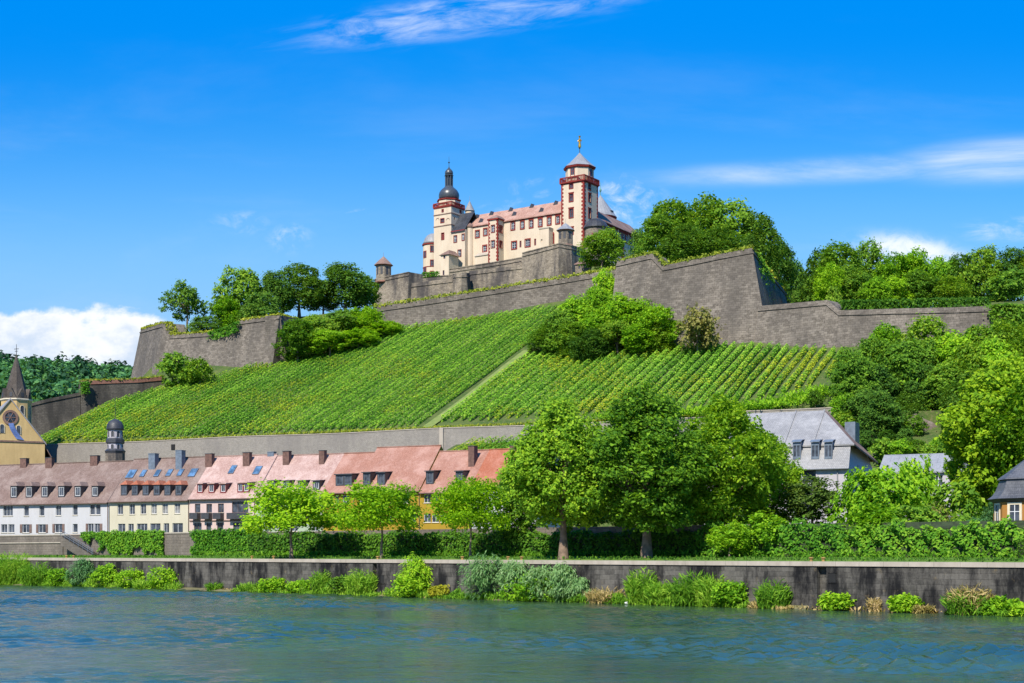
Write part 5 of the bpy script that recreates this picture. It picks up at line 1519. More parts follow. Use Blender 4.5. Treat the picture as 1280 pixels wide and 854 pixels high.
# gable above the cornice, cut round the two arched windows by cells
cells = 60
for i in range(cells):
    a, c = ul + (ur - ul) * i / cells, ul + (ur - ul) * (i + 1) / cells
    za, zc = [zE + (zA - zE) * (1 - abs(x) / ur) for x in (a, c)]
    mb.quad(CH.p(a, 0, zE), CH.p(c, 0, zE), CH.p(c, 0, zc), CH.p(a, 0, za))
D = 34
mb.quad(CH.p(ur, 0, 6), CH.p(ur, D, 6), CH.p(ur, D, zE), CH.p(ur, 0, zE)); mb.quad(CH.p(ul, 0, 6), CH.p(ul, D, 6), CH.p(ul, D, zE), CH.p(ul, 0, zE))
mb.build('wall', M_CHURCH, ch)
MB().box(CH, ul, ur + .2, -.16, .05, zE - .1, zE + .25).build('cornice', M_TILE_DARK, ch)
b = MB()
for s in (-1, 1):
    e = [CH.p(s * (ur + .3), -.25, zE - .2), CH.p(0, -.25, zA + .3), CH.p(0, D, zA + .3), CH.p(s * (ur + .3), D, zE - .2)]
    lo2 = [(x, y, z - .35) for x, y, z in e]
    b.hexa(lo2 + e if s < 0 else [lo2[1], lo2[0], lo2[3], lo2[2], e[1], e[0], e[3], e[2]])
b.build('roof', M_SLATE_PALE, ch)
def arched(fr, h, parent, v=-.06, name='window', pane=M_GLASS, smat=M_SANDFRAME):
    a, c, e, g = h; m_ = (a + c) / 2; w = (c - a) / 2
    pts = [(a, e), (c, e)] + [(m_ + w * math.cos(PI * i / 8), g - w + w * math.sin(PI * i / 8)) for i in range(9)]
    n = len(pts)
    o = MB().add([fr.p(x, v, z) for x, z in pts] + [fr.p(x, v + .1, z) for x, z in pts], [tuple(range(n)), tuple(range(2 * n - 1, n - 1, -1))] + [(i, (i + 1) % n, n + (i + 1) % n, n + i) for i in range(n)]).build(name, pane, parent)
    b = MB(); k = 1.25
    ring = [(m_ + w * math.cos(PI * i / 8), g - w + w * math.sin(PI * i / 8)) for i in range(9)]
    outer = [(m_ + w * k * math.cos(PI * i / 8), g - w + w * k * math.sin(PI * i / 8)) for i in range(9)]
    ring = [(c, e)] + ring + [(a, e)]; outer = [(c + w * (k - 1), e)] + outer + [(a - w * (k - 1), e)]
    for i in range(len(ring) - 1):
        p = [ring[i], ring[i + 1], outer[i + 1], outer[i]]
        b.hexa([fr.p(x, v - .08, z) for x, z in p] + [fr.p(x, v + .1, z) for x, z in p])
    b.build('surround', smat, o); return o
for h in hs: arched(CH, h, ch)
uw, zw = CH.u(13), CH.z(13, 522)
b = MB(); n = 20
b.add([CH.p(uw + 1.0 * math.cos(2 * PI * i / n), -.08, zw + 1.0 * math.sin(2 * PI * i / n)) for i in range(n)] + [CH.p(uw + 1.15 * math.cos(2 * PI * i / n), .02, zw + 1.15 * math.sin(2 * PI * i / n)) for i in range(n)],
      [tuple(range(n)), tuple(range(2 * n - 1, n - 1, -1))] + [(i, (i + 1) % n, n + (i + 1) % n, n + i) for i in range(n)])
o = b.build('round_window', M_GLASS, ch)
b = MB()
for i in range(n):
    a, c = 2 * PI * i / n, 2 * PI * (i + 1) / n
    p = [(uw + r_ * math.cos(t), zw + r_ * math.sin(t)) for r_, t in ((1.1, a), (1.1, c), (1.6, c), (1.6, a))]
    b.hexa([CH.p(x, -.2, z) for x, z in p] + [CH.p(x, .05, z) for x, z in p])
for t in (0, PI / 3, 2 * PI / 3):
    b.tube([CH.p(uw + 1.1 * math.cos(t), -.12, zw + 1.1 * math.sin(t)), CH.p(uw - 1.1 * math.cos(t), -.12, zw - 1.1 * math.sin(t))], [.08, .08], 5)
b.build('tracery', M_TILE_DARK, o)
# sheet of blue cloth hanging from the round window
b = MB(); vs = []
for i in range(9):
    f = i / 8; x = uw + .1 + 1.9 * f ** 1.6; z = zw - 1.2 - (zw - 1.2 - (CH.z(22, 549))) * f
    vs += [CH.p(x - .5 - .25 * f, -.25 - .1 * math.sin(f * 5), z), CH.p(x + .5 + .25 * f, -.25 - .1 * math.sin(f * 5 + .4), z - .2 * f)]
b.add(vs + [(x, y + .04, z) for x, y, z in vs], [(2 * i, 2 * i + 1, 2 * i + 3, 2 * i + 2) for i in range(8)] + [(18 + 2 * i, 18 + 2 * i + 2, 18 + 2 * i + 3, 18 + 2 * i + 1) for i in range(8)])
tag(b.build('banner', plain('blue_cloth', (.10, .16, .36), .8), None), 'long blue banner hanging from the round church window', 'banner')
MB().box(CH, CH.u(56) + .05, CH.u(64.5), .6, D, 6, CH.z(60, 571.5)).build('aisle', M_CHURCH, ch)
e = [CH.p(ur, .4, CH.z(57, 556)), CH.p(CH.u(65.5), .4, CH.z(64, 572)), CH.p(CH.u(65.5), D, CH.z(64, 572)), CH.p(ur, D, CH.z(57, 556))]
MB().hexa([(x, y, z - .3) for x, y, z in e] + e).build('aisle_roof', M_TILE_DARK, ch)
# steeple
sx, sy, _ = at(20.5, 500, 318)
SF = Fr((sx, sy - 3.0), (.93, -.36), (.36, .93))
zt = EYE + (HY - 499.5) / F * 318
b = MB().ring((sx, sy), [(3.2, 8), (3.2, zt)], 8, .35).build('steeple', M_CHURCH, ch)
MB().ring((sx, sy), [(3.25, zt - .5), (3.5, zt - .25), (3.5, zt), (3.2, zt + .05)], 8, .35).build('steeple_cornice', M_SANDFRAME, ch)
for k in range(8):
    a = .35 + PI / 8 + k * PI / 4; n_ = Vector((math.cos(a), math.sin(a)))
    if n_.y > .5: continue
    fr = Fr(Vector((sx, sy)) + n_ * 3.2 * math.cos(PI / 8), Vector((-n_.y, n_.x)), -n_)
    arched(fr, (-.42, .42, zt - 5.2, zt - 1.6), ch, -.05, 'belfry_opening', M_DARK)
    p = [fr.p(-1.25, -.1, zt), fr.p(1.25, -.1, zt), fr.p(0, -.1, zt + 2.3), fr.p(0, 1.6, zt + 2.2)]
    gb = MB().add(p, [(0, 1, 2), (0, 2, 3), (1, 3, 2)]).build('spire_gable', M_SPIRE, ch)
    MB().box(fr, -.3, .3, -.16, -.11, zt + .35, zt + 1.3).build('opening', M_DARK, gb)
za = EYE + (HY - 444) / F * 318
MB().ring((sx, sy), [(2.9, zt + .1), (2.2, zt + 2.2), (.12, za)], 8, .35).build('spire', M_SPIRE, ch)
MB().tube([(sx, sy, za - .3), (sx, sy, za + 2.4)], [.09, .05], 5).box(Fr((sx, sy), (.93, -.36), (.36, .93)), -.6, .6, -.04, .04, za + 1.3, za + 1.42).box(Fr((sx, sy), (.93, -.36), (.36, .93)), -.4, .4, -.04, .04, za + .8, za + .9).build('cross', M_IRON, ch)

# ------------------------------------------------------------------ little tower with the dark dome
c = at(144, 560, 297); zf = lambda py: EYE + (HY - py) / F * 297
lt = thing('turret_tower', 'small grey tower with two tiers and a dark dome behind the white house', 'tower', (c.x, c.y, 10))
MB().ring(c[:2], [(1.95, 8), (1.95, zf(567))], 8, .3).build('shaft', M_STONE2, lt)
MB().ring(c[:2], [(1.95, zf(567)), (2.1, zf(564)), (1.55, zf(561)), (1.55, zf(555))], 8, .3).build('lower_roof', M_SLATE, lt)
MB().ring(c[:2], [(1.6, zf(563)), (1.6, zf(554))], 8, .3).build('lower_tier', M_LAV, lt)
MB().ring(c[:2], [(1.5, zf(548.5)), (1.5, zf(537))], 8, .3).build('upper_tier', M_LAV, lt)
MB().ring(c[:2], [(1.65, zf(555)), (1.9, zf(554)), (1.85, zf(550)), (1.55, zf(548))], 8, .3).build('middle_roof', M_SLATE, lt)
MB().ring(c[:2], [(1.85, zf(537.5)), (1.8, zf(536)), (1.65, zf(531)), (1.25, zf(527)), (.6, zf(524.6)), (.06, zf(523.6))], 16).build('dome', M_SLATE, lt, smooth=True)
MB().tube([(c.x, c.y, zf(524.5)), (c.x, c.y, zf(498))], [.08, .03], 5).build('finial', M_IRON, lt)
for k in range(8):
    a = .3 + PI / 8 + k * PI / 4; n_ = Vector((math.cos(a), math.sin(a)))
    if n_.y > .4: continue
    for r_, p0, p1 in ((1.5, 546.5, 539.5), (1.6, 562, 556)):
        fr = Fr(Vector(c[:2]) + n_ * r_ * math.cos(PI / 8), Vector((-n_.y, n_.x)), -n_)
        arched(fr, (-.3, .3, zf(p0), zf(p1)), lt, -.04, 'opening', M_DARK, M_LAV)

# ------------------------------------------------------------------ slate roofed house
SH = Fr(at(1061, 600, 200), HR, HN)
sh = thing('slate_roofed_house', 'large lavender grey house with a pale hipped slate roof and dark dormers', 'house', SH.p(-14, 8, 8))
SU = SH.u(880); Dp = 17.5
z1, z2, z3 = SH.z(1061, 583), SH.z(1061, 555.5, 1.3), SH.z(1020, 513.6, 8.2)
sw_ = [(985, 998, 588.5, 602), (1004, 1020, 588.5, 604), (960, 975, 590, 604), (940, 950, 591, 605), (985, 998, 622, 640), (1004, 1018, 622, 640), (948, 962, 646, 655)]
hs = [(SH.u(a), SH.u(b_), SH.z(a, d), SH.z(a, c_)) for a, b_, c_, d in sw_]
SR = Fr(SH.p(0, 0, 0), HN, -HR)
hr = [(1.2, 3.0, SH.z(1061, 603), SH.z(1061, 586)), (7, 9, SH.z(1061, 612), SH.z(1061, 596))]
mb = MB(); facade(mb, SH, SU, 0, 7, z1, hs); facade(mb, SR, 0, Dp, 7, z1, hr)
mb.quad(SR.p(0, .001, z1), SR.p(Dp, .001, z1), SR.p(Dp - 1.0, .9, z2), SR.p(1.3, .9, z2))
mb.quad(SH.p(SU, 0, 7), SH.p(SU, Dp, 7), SH.p(SU, Dp, z2), SH.p(SU, 0, z2)); mb.build('wall', M_LAV, sh)
for h in hs: window(SH, h, sh, M_DARK, M_LAV, .12, cols=3 if h[1] - h[0] > 1.4 else 2, rows=2)
for h in hr: window(SR, h, sh, M_WFRAME, None, cols=2, rows=3)
uE = SH.u(1030, 8.2)
A = [SH.p(SU, -.5, z1 - .2), SH.p(.1, -.5, z1 - .2), SH.p(.0, 1.3, z2), SH.p(SU, 1.3, z2)]
rf = MB()
rf.hexa([(x, y, z - .22) for x, y, z in A] + A)
Bq = [SH.p(SU, .95, z2 + .03), SH.p(.55, .95, z2 + .03), SH.p(uE, 8.2, z3), SH.p(SU, 8.2, z3)]
rf.hexa([(x, y, z - .22) for x, y, z in Bq] + Bq)
rf = rf.build('roof', M_SLATE_PALE, sh)
hp = MB().add([SH.p(.57, .95, z2 + .03), SH.p(.57, Dp + .4, z2 - 1.6), SH.p(uE, Dp * .62, z3 - .02), SH.p(uE, 8.22, z3)], [(0, 1, 2, 3)])
hp.add([SH.p(.57, .97, z2 - .2), SH.p(.57, Dp + .4, z2 - 1.85), SH.p(.57, Dp + .4, z2 - 1.6), SH.p(.57, .97, z2 + .03)], [(0, 1, 2, 3)])
hp.add([SH.p(.57, Dp + .42, z2 - 1.6), SH.p(SU, Dp + .42, z2), SH.p(SU, Dp * .62, z3 - .02), SH.p(uE, Dp * .62 + .02, z3 - .02)], [(0, 1, 2, 3)])
hp.add([SH.p(SU, 8.2, z3), SH.p(uE, 8.2, z3), SH.p(uE, Dp * .62, z3 - .02), SH.p(SU, Dp * .62, z3 - .02)], [(0, 1, 2, 3)]); hp.build('hip_roof', M_TILE_DARK, rf)
for px in (962, 974.5, 1009): pass
for px in (979.5, 1016):
    kk = (z3 - z2) / 7.25
    u = SH.u(px, 1)
    e = [SH.p(u - .09, .9, z2 + .05), SH.p(u + .09, .9, z2 + .05), SH.p(u + .09, 8.2, z3 + .05), SH.p(u - .09, 8.2, z3 + .05)]
    MB().hexa(e + [(x, y, z + .12) for x, y, z in e]).build('roof_seam', M_SLATE_PALE, rf)
for px in (995.5, 1018.5, 1035):
    v = .15; a, c_ = SH.u(px - 4.6, v), SH.u(px + 5.2, v); zb, zt = SH.z(px, 573, v), SH.z(px, 553, v)
    mb = MB(); w = (c_ - a) / 2
    hh = [(a + .12, a + w - .06, zb + .25, zt - .45), (a + w + .06, c_ - .12, zb + .25, zt - .45)]
    facade(mb, SH, a, c_, zb - .1, zt, hh, .15, v)
    mb.quad(SH.p(a, v, zb - .3), SH.p(a, v + 2.2, zb - .3), SH.p(a, v + 2.2, zt), SH.p(a, v, zt)); mb.quad(SH.p(c_, v, zb - .3), SH.p(c_, v + 2.2, zb - .3), SH.p(c_, v + 2.2, zt), SH.p(c_, v, zt))
    d = mb.build('dormer', M_BLUEGREY, sh)
    for q in hh: MB().box(SH, q[0], q[1], v + .1, v + .14, q[2], q[3]).build('window', M_GLASS, d)
    pts = [(v - .25, zt), (v + .5, zt + .28), (v + 1.6, zt + .42), (v + 2.8, zt + .5)]
    b = MB()
    for (v0, q0), (v1, q1) in zip(pts, pts[1:]):
        b.hexa([SH.p(a - .12, v0, q0), SH.p(c_ + .12, v0, q0), SH.p(c_ + .12, v1, q1), SH.p(a - .12, v1, q1), SH.p(a - .12, v0, q0 + .1), SH.p(c_ + .12, v0, q0 + .1), SH.p(c_ + .12, v1, q1 + .1), SH.p(a - .12, v1, q1 + .1)])
    b.build('dormer_roof', M_BLUEGREY, d)
g = MB().tube([SH.p(SU, -.6, z1 - .3), SH.p(.1, -.6, z1 - .3)], [.1, .1], 6); u = SH.u(1047)
g.tube([SH.p(u, -.12, z1 - .3), SH.p(u, -.12, 8)], [.08, .08], 6); g.tube([SR.p(5.5, -.12, z1 + .4), SR.p(5.5, -.12, 8)], [.08, .08], 6); g.build('gutter', M_LEAD, sh)
MB().box(SH, SH.u(1056, 10), SH.u(1069, 10), 10, 13, z2 + .5, SH.z(1062, 527.5, 10)).build('lift_housing', M_BLUEGREY, rf)
fd = Fr(at(1083, 560, 214), HR, HN)

# annex with a long pale roof
AN = Fr(at(1100, 580, 222), HR, HN)
an = thing('low_annex', 'low building with a long pale sheet roof behind the bright shrubs', 'building', AN.p(10, 4, 8))
uE2 = AN.u(1206); zr2, ze2 = AN.z(1150, 567.5, 5), AN.z(1150, 588)
mb = MB(); facade(mb, AN, 0, uE2, 7, ze2, [(2 + i * 3, 3.4 + i * 3, ze2 - 2.4, ze2 - .8) for i in range(3)]); side(mb, AN, 0, 0, 10, 7, ze2, zr2); side(mb, AN, uE2, 0, 10, 7, ze2, zr2); mb.build('wall', M_LAV, an)
for i in range(3): window(AN, (2 + i * 3, 3.4 + i * 3, ze2 - 2.4, ze2 - .8), an, M_WFRAME, None)
mb = MB(); gable_roof(mb, AN, -.3, uE2 + .3, 0, 10, ze2, zr2, .4); mb.build('roof', M_LEAD, an)

# stub pier at the end of the vineyard wall
pr = thing('wall_pier', 'short stone pier at the right end of the vineyard wall above the slate roof', 'pier', (*from_td(WALL_END + 1.2, -.6), 24))
FVp = Fr(from_td(WALL_END + .3, -.9), HR, HN)
MB().box(FVp, 0, 2.4, 0, 1.5, 18, 31.4).build('shaft', M_VSTONE, pr); MB().box(FVp, -.15, 2.55, -.15, 1.65, 31.402, 31.7).build('cap', M_COPING, pr)

# ------------------------------------------------------------------ garden pavilion at the right edge
c = at(1287, 640, 140); pz = lambda py: EYE + (HY - py) / F * 137
pv = thing('garden_pavilion', 'orange octagonal garden pavilion with a bell shaped grey slate roof', 'pavilion', (c.x, c.y, 7.5))
ao = PI / 8
MB().ring(c[:2], [(3.35, 6.5), (3.35, pz(623))], 8, ao).build('wall', M_ORANGE, pv)
MB().ring(c[:2], [(3.4, pz(627)), (3.6, pz(625)), (3.75, pz(622.8)), (3.3, pz(622.5))], 8, ao).build('cornice', M_DARK, pv)
r1 = MB().ring(c[:2], [(3.95, pz(622.6)), (3.5, pz(618.5)), (3.15, pz(612)), (2.95, pz(605)), (2.75, pz(598))], 8, ao).build('roof', M_SLATE_MID, pv)
MB().ring(c[:2], [(3.0, pz(597.8)), (2.9, pz(596)), (2.15, pz(589)), (1.3, pz(580)), (.5, pz(572)), (.15, pz(566))], 8, ao).build('upper_roof', M_SLATE_MID, pv)
for k in range(8):
    a = ao + PI / 8 + k * PI / 4; n_ = Vector((math.cos(a), math.sin(a)))
    if n_.y > .3: continue
    fr = Fr(Vector(c[:2]) + n_ * 3.35 * math.cos(PI / 8), Vector((-n_.y, n_.x)), -n_)
    za, zb = pz(651.5), pz(630.5)
    o = MB().box(fr, -.48, .48, -.03, .1, za, zb).build('window', M_GLASS, pv)
    MB().box(fr, -.72, -.48, -.1, .1, za - .22, zb + .22).box(fr, .48, .72, -.1, .1, za - .22, zb + .22).box(fr, -.48, .48, -.1, .1, zb, zb + .22).box(fr, -.48, .48, -.1, .1, za - .22, za).build('surround', M_SANDFRAME, o)
    MB().box(fr, -.03, .03, -.06, -.031, za, zb).box(fr, -.48, .48, -.055, -.032, za + .9, za + .96).build('muntin', M_WFRAME, o)
# gate post at the right edge
gp = thing('hedge_block', 'small clipped square hedge at the right edge of the lawn', 'hedge', qp(1277, 11, 4.6))
fr = Fr(qp(1272.5, 11, 4)[:2], TQ, NQ)
MB().box(fr, 0, 2.6, 0, 1.4, 4.4, 6.2).build('branches', M_HEDGECORE, gp)
rng = np.random.default_rng(4); n = 1500
P = np.stack([rng.random(n) * 2.7 - .05, rng.random(n) * 1.5 - .05, rng.random(n) * 1.95 + 4.4], 1)
w_ = rng.integers(0, 3, n); P[w_ == 0, 1] = -.05; P[w_ == 1, 2] = 6.3; P[w_ == 2, 0] = -.05
Q = np.stack([fr.O.x + fr.r.x * P[:, 0] + fr.b.x * P[:, 1], fr.O.y + fr.r.y * P[:, 0] + fr.b.y * P[:, 1], P[:, 2]], 1)
leaf_object('foliage', Q, rng.normal(size=(n, 3)), np.full(n, .1), L_HEDGE, gp, org=np.array(gp.location))

# ------------------------------------------------------------------ trees
# by the river
G_Y = 'young trees on the quay lawn'; G_P = 'tall plane trees on the quay lawn'
def fitY(px, pyt, w, ratio, y0, y1):
    best = None
    for Y in np.arange(y0, y1, 1.5):
        x = (px - HX) / F * Y
        H = EYE + (HY - pyt) / F * Y - ground(x, Y)
        e = abs(H / (w * Y / F) - ratio)
        if H > 0 and (best is None or e < best[0]): best = (e, float(Y))
    return best[1]
for px, pyt, Y, w, l in ((722, 612, 196, 70, 'dark tree added to darken the gap between the first two plane trunks'), (770, 604, 200, 70, 'dark tree added to darken the gap behind and left of the broadest plane tree'), (845, 606, 190, 76, 'dark tree added to darken the gap behind and right of the broadest plane tree'), (888, 618, 186, 60, 'dark tree added to darken the gap behind the plane tree at the lavender house')):
    plant('dbush', px, pyt, Y, w, l.replace('dark tree', 'dark bush'), 'dark bushes added to darken the gap behind the plane trees', z=7.6, name='bush')  # bushes added to darken the bright gap above the hedge behind the trunks
plant('ash', 364, 604, 192, 112, 'young bright green tree standing before the pale green house', G_Y, z=4.6, name='young_tree', v=0, rz=.4)
plant('ash', 477, 605, 182, 92, 'young bright green tree standing before the tall roofed ochre house', G_Y, z=4.6, name='young_tree', v=1, rz=2.1)
plant('ash', 588, 597, 172, 84, 'young bright green tree just left of the tall plane trees', G_Y, z=4.6, name='young_tree', v=0, rz=4.0)
plant('plane', 704, 503, 160, 122, 'tall plane tree with a pale trunk, first of two, beside the red roof', G_P, z=4.65, name='plane_tree', v=0, rz=.5)
plant('plane', 808, 489, 156, 152, 'tallest and broadest plane tree, its pale trunk in full view on the quay lawn', G_P, z=4.65, name='plane_tree', v=1, rz=1.3)
plant('plane', 903, 500, 160, 122, 'tall plane tree in front of the lavender house wall, trunk hidden by shade', G_P, z=4.65, name='plane_tree', v=0, rz=3.6)
plant('plane', 958, 546, 166, 84, 'smaller plane tree overlapping the left side of the slate roofed house', G_P, z=5.4, name='plane_tree', v=1, rz=4.4)
plant('hill', 652, 586, 178, 66, 'dark leafy tree squeezed between the third young tree and the plane trees', G_P, z=5, v=0, rz=1)
plant('round', 1015, 596, 162, 72, 'small round dark tree in front of the lavender slate roofed house', None, z=7.0, name='round_tree')
# right bank shrubs
G_S = 'shrubs beside the garden pavilion'
for k, px, pyt, Y, w, l in (('lbush', 1078, 588, 152, 70, 'bright green shrub below the gable of the slate roofed house'),
                            ('lbush', 1112, 581, 156, 84, 'largest bright green shrub, hiding the low annex wall'),
                            ('lbush', 1092, 630, 146, 62, 'bright green shrub bulging over the hedge, left of the others'),
                            ('lbush', 1146, 572, 166, 60, 'tall light shrub rising in front of the pale annex roof'),
                            ('bush', 1150, 632, 145, 66, 'mid green shrub over the ivy hedge, third from the pavilion'),
                            ('bush', 1192, 604, 160, 70, 'green shrub under the big maple, behind the ivy'),
                            ('drybush', 1168, 632, 148, 44, 'yellowish shrub above the ivy hedge beneath the big maple'),
                            ('bbush', 1225, 648, 141, 52, 'blue green bush in front of the orange pavilion'),
                            ('bbush', 1262, 652, 138, 60, 'blue green bush at the corner of the orange pavilion'),
                            ('bbush', 1240, 628, 146, 26, 'slim blue green climber against the left side of the pavilion'),
                            ('bush', 1195, 645, 144, 50, 'dark green bush between the yellowish shrub and the blue green bush'),
                            ('lbush', 958, 640, 152, 62, 'low light shrub on top of the hedge by the smaller plane tree'),
                            ('lbush', 912, 652, 152, 50, 'light shrub on the hedge under the plane trees')):
    plant(k, px, pyt, Y, w, l, G_S if px > 1000 else None, z=5.0 if px < 1000 else 4.8, name='shrub')
plant('bigmaple', 1262, 452, 172, 150, 'huge bright green maple tree towering behind the orange pavilion', None, z=8, name='maple_tree', v=0, rz=.8)
plant('bigmaple', 1232, 508, 180, 80, 'bright maple tree leaning left of the huge one, over the annex roof', None, z=8, name='maple_tree', v=1, rz=2.2)
plant('bigmaple', 1300, 470, 165, 120, 'maple tree cut by the right edge behind the pavilion', None, z=8, name='maple_tree', v=0, rz=4)
# wooded slope under the right curtain wall
G_W = 'trees on the wooded slope under the curtain wall'
LW = 'leafy tree crowded on the wooded slope between curtain wall and slate roofed house'
wood = [(1068, 436, 262, 50, 'hill'), (1092, 424, 262, 52, 'hill'), (1108, 407, 268, 40, 'light'), (1158, 397, 268, 58, 'hill'), (1130, 428, 258, 56, 'hill'), (1160, 425, 256, 54, 'hill'),
        (1192, 416, 264, 56, 'light'), (1224, 408, 268, 56, 'hill'), (1256, 402, 272, 52, 'hill'), (1284, 412, 266, 56, 'hill'), (1212, 430, 252, 54, 'hill'), (1246, 426, 256, 54, 'light'),
        (1070, 466, 250, 46, 'hill'), (1092, 458, 248, 52, 'dark'), (1122, 456, 246, 50, 'dark'), (1152, 458, 246, 48, 'dark'), (1184, 456, 244, 54, 'hill'), (1214, 464, 240, 54, 'dark'), (1252, 455, 242, 56, 'hill'),
        (1060, 492, 240, 34, 'light'), (1080, 488, 238, 40, 'dark'), (1104, 490, 236, 44, 'dark'), (1136, 492, 236, 40, 'dark'), (1206, 496, 232, 44, 'dark')]
for px, pyt, Y, w, k in wood: plant(k, px, pyt, fitY(px, pyt, w, 1.6 if pyt < 450 else 1.3, 205, 300), w * 1.1, LW, G_W, dz=-1.0)
G_B = 'bushes among the rocks of the steep slope'
for k, px, pyt, Y, w, l in (('bush', 1055, 514, 236, 30, 'small bush on the end pier of the vineyard wall'), ('bush', 1092, 516, 232, 30, 'bush above the rock ledge behind the slate roof'), ('lbush', 1112, 518, 232, 22, 'little light bush on the bare slope right of another'),
                            ('lbush', 1126, 549, 226, 34, 'light green bush below the rock ledge'), ('bush', 1106, 548, 224, 34, 'dark bush low on the slope behind the lift housing'), ('lbush', 1176, 546, 226, 30, 'light bush below the pale rock face'),
                            ('bush', 1212, 518, 230, 40, 'dense bush right of the pale rock face'), ('lbush', 1138, 528, 230, 22, 'small bush between ledge and rock face'), ('bush', 1164, 556, 222, 30, 'bush at the foot of the rock face'), ('bush', 1190, 548, 222, 40, 'bush behind the right end of the annex roof')):
    plant(k, px, pyt, fitY(px, pyt, w, .95, 205, 290), w, l, G_B, dz=-.4, name='slope_bush')
plant('dbush', 1019, 488, 255.5, 19, 'small dark fir like bush on top of the vineyard wall above the slate roof', None, z=30.6, name='wall_bush')
for px, pyt, w in ((1072, 528, 26), (1098, 526, 30), (1122, 522, 28), (1142, 518, 30), (1108, 538, 26), (1146, 550, 28), (1206, 528, 34), (1132, 536, 24), (1084, 538, 22), (1204, 552, 30), (1158, 512, 22)):
    plant('bush' if px % 4 else 'dbush', px, pyt, fitY(px, pyt, w, .9, 205, 290), w, 'dense green bush scattered over the steep rocky slope behind the annex roof', 'bushes scattered over the steep slope', dz=-.4, name='slope_bush')
# rocks
def rock(px, py, w, h, label, seed):
    rr = random.Random(seed); k = (px - HX) / F
    Y = 200.0
    while Y < 320 and ground(k * Y, Y) < EYE + (HY - py) / F * Y: Y += .5
    c = at(px, py, Y); W = w * Y / F / 2; H = h * Y / F / 2 * 1.5
    r = thing('rock', label, 'rock', c, 'rock faces on the steep slope')
    n, m_ = 22, 12; vs = []
    ph = [(rr.uniform(.8, 3.5), rr.uniform(.8, 3.5), rr.uniform(0, 6), rr.uniform(.04, .16)) for _ in range(12)]
    for a in range(m_ + 1):
        th = PI * a / m_
        for b_ in range(n):
            f = 2 * PI * b_ / n
            d = Vector((math.sin(th) * math.cos(f), math.sin(th) * math.sin(f), math.cos(th)))
            q = 1 + sum(am * math.sin(p1 * d.x * 3 + p2 * d.z * 3 + p0 + d.y * 2) for p1, p2, p0, am in ph) + rr.uniform(-.07, .07)
            vs.append((c.x + d.x * W * q, c.y + .3 + d.y * W * .55 * q + d.z * H * .8, c.z + d.z * H * q))
    fs = [(a * n + b_, a * n + (b_ + 1) % n, (a + 1) * n + (b_ + 1) % n, (a + 1) * n + b_) for a in range(m_) for b_ in range(n)]
    MB().add(vs, fs).build('face', M_ROCK, r)
rock(1182, 521, 30, 40, 'pale grey rock face showing between bushes of the steep slope', 1)
rock(1090, 547, 46, 16, 'long low rock ledge behind the slate roof', 2)
rock(1150, 538, 40, 24, 'brownish rock between the low ledge and the pale rock face', 3)

# thicket in the middle of the vineyard, against the bastion
G_T = 'thicket against the foot of the great bastion'
LT = 'bright leafy tree of the thicket between vineyard and great bastion'
for px, pyt, Y, w, k in ((690, 402, 318, 44, 'hill'), (702, 388, 322, 44, 'hill'), (722, 372, 320, 50, 'light'), (716, 404, 312, 46, 'hill'), (748, 360, 318, 48, 'light'), (757, 338, 322, 34, 'light'), (776, 368, 314, 52, 'light'),
                         (745, 392, 308, 50, 'light'), (772, 398, 305, 48, 'hill'), (800, 376, 312, 46, 'light'), (798, 404, 304, 44, 'light'), (822, 382, 308, 46, 'light'), (842, 374, 308, 34, 'light'), (824, 404, 302, 40, 'hill'), (842, 396, 303, 36, 'light'), (736, 412, 304, 44, 'dark'), (678, 412, 316, 34, 'hill')):
    plant(k, px, pyt, fitY(px, pyt, w, 1.3 if pyt < 390 else .95, 285, 345), w * 1.0, LT, G_T, dz=-.6)
plant('drybush', 872, 383, 302, 50, 'dry brownish bush leaning on the great bastion wall at the end of the thicket', None, name='dry_bush', dz=-.5)
# shrubs at the left bastion
G_L = 'shrubs around the left vineyard bastion'
for k, px, pyt, Y, w, l in (('hill', 372, 400, 362, 52, 'bushy tree touching the right end of the left bastion'), ('hill', 402, 394, 372, 50, 'bushy tree second from the left bastion, below the hilltop trees'), ('hill', 432, 388, 376, 54, 'bushy tree third from the left bastion, below the hilltop trees'),
                            ('light', 456, 385, 374, 42, 'lighter bushy tree beside the outer wall end'), ('light', 480, 402, 372, 40, 'low light bush under the left end of the outer wall'), ('light', 412, 414, 362, 50, 'low light bush at the vineyard edge below the shrubs'), ('light', 448, 412, 364, 46, 'low light bush at the vineyard edge near the outer wall'),
                            ('bush', 220, 441, 371, 42, 'round bush in front of the left bastion, the bigger one'), ('bush', 250, 449, 368, 34, 'round bush in front of the left bastion, the smaller one'), ('bush', 238, 458, 364, 26, 'lowest little bush before the left bastion')):
    plant(k, px, pyt, Y if px > 300 else fitY(px, pyt, w, 1.0, 345, 385), w, l, G_L, dz=-.6, name='bushy_tree' if px > 300 else 'bush')
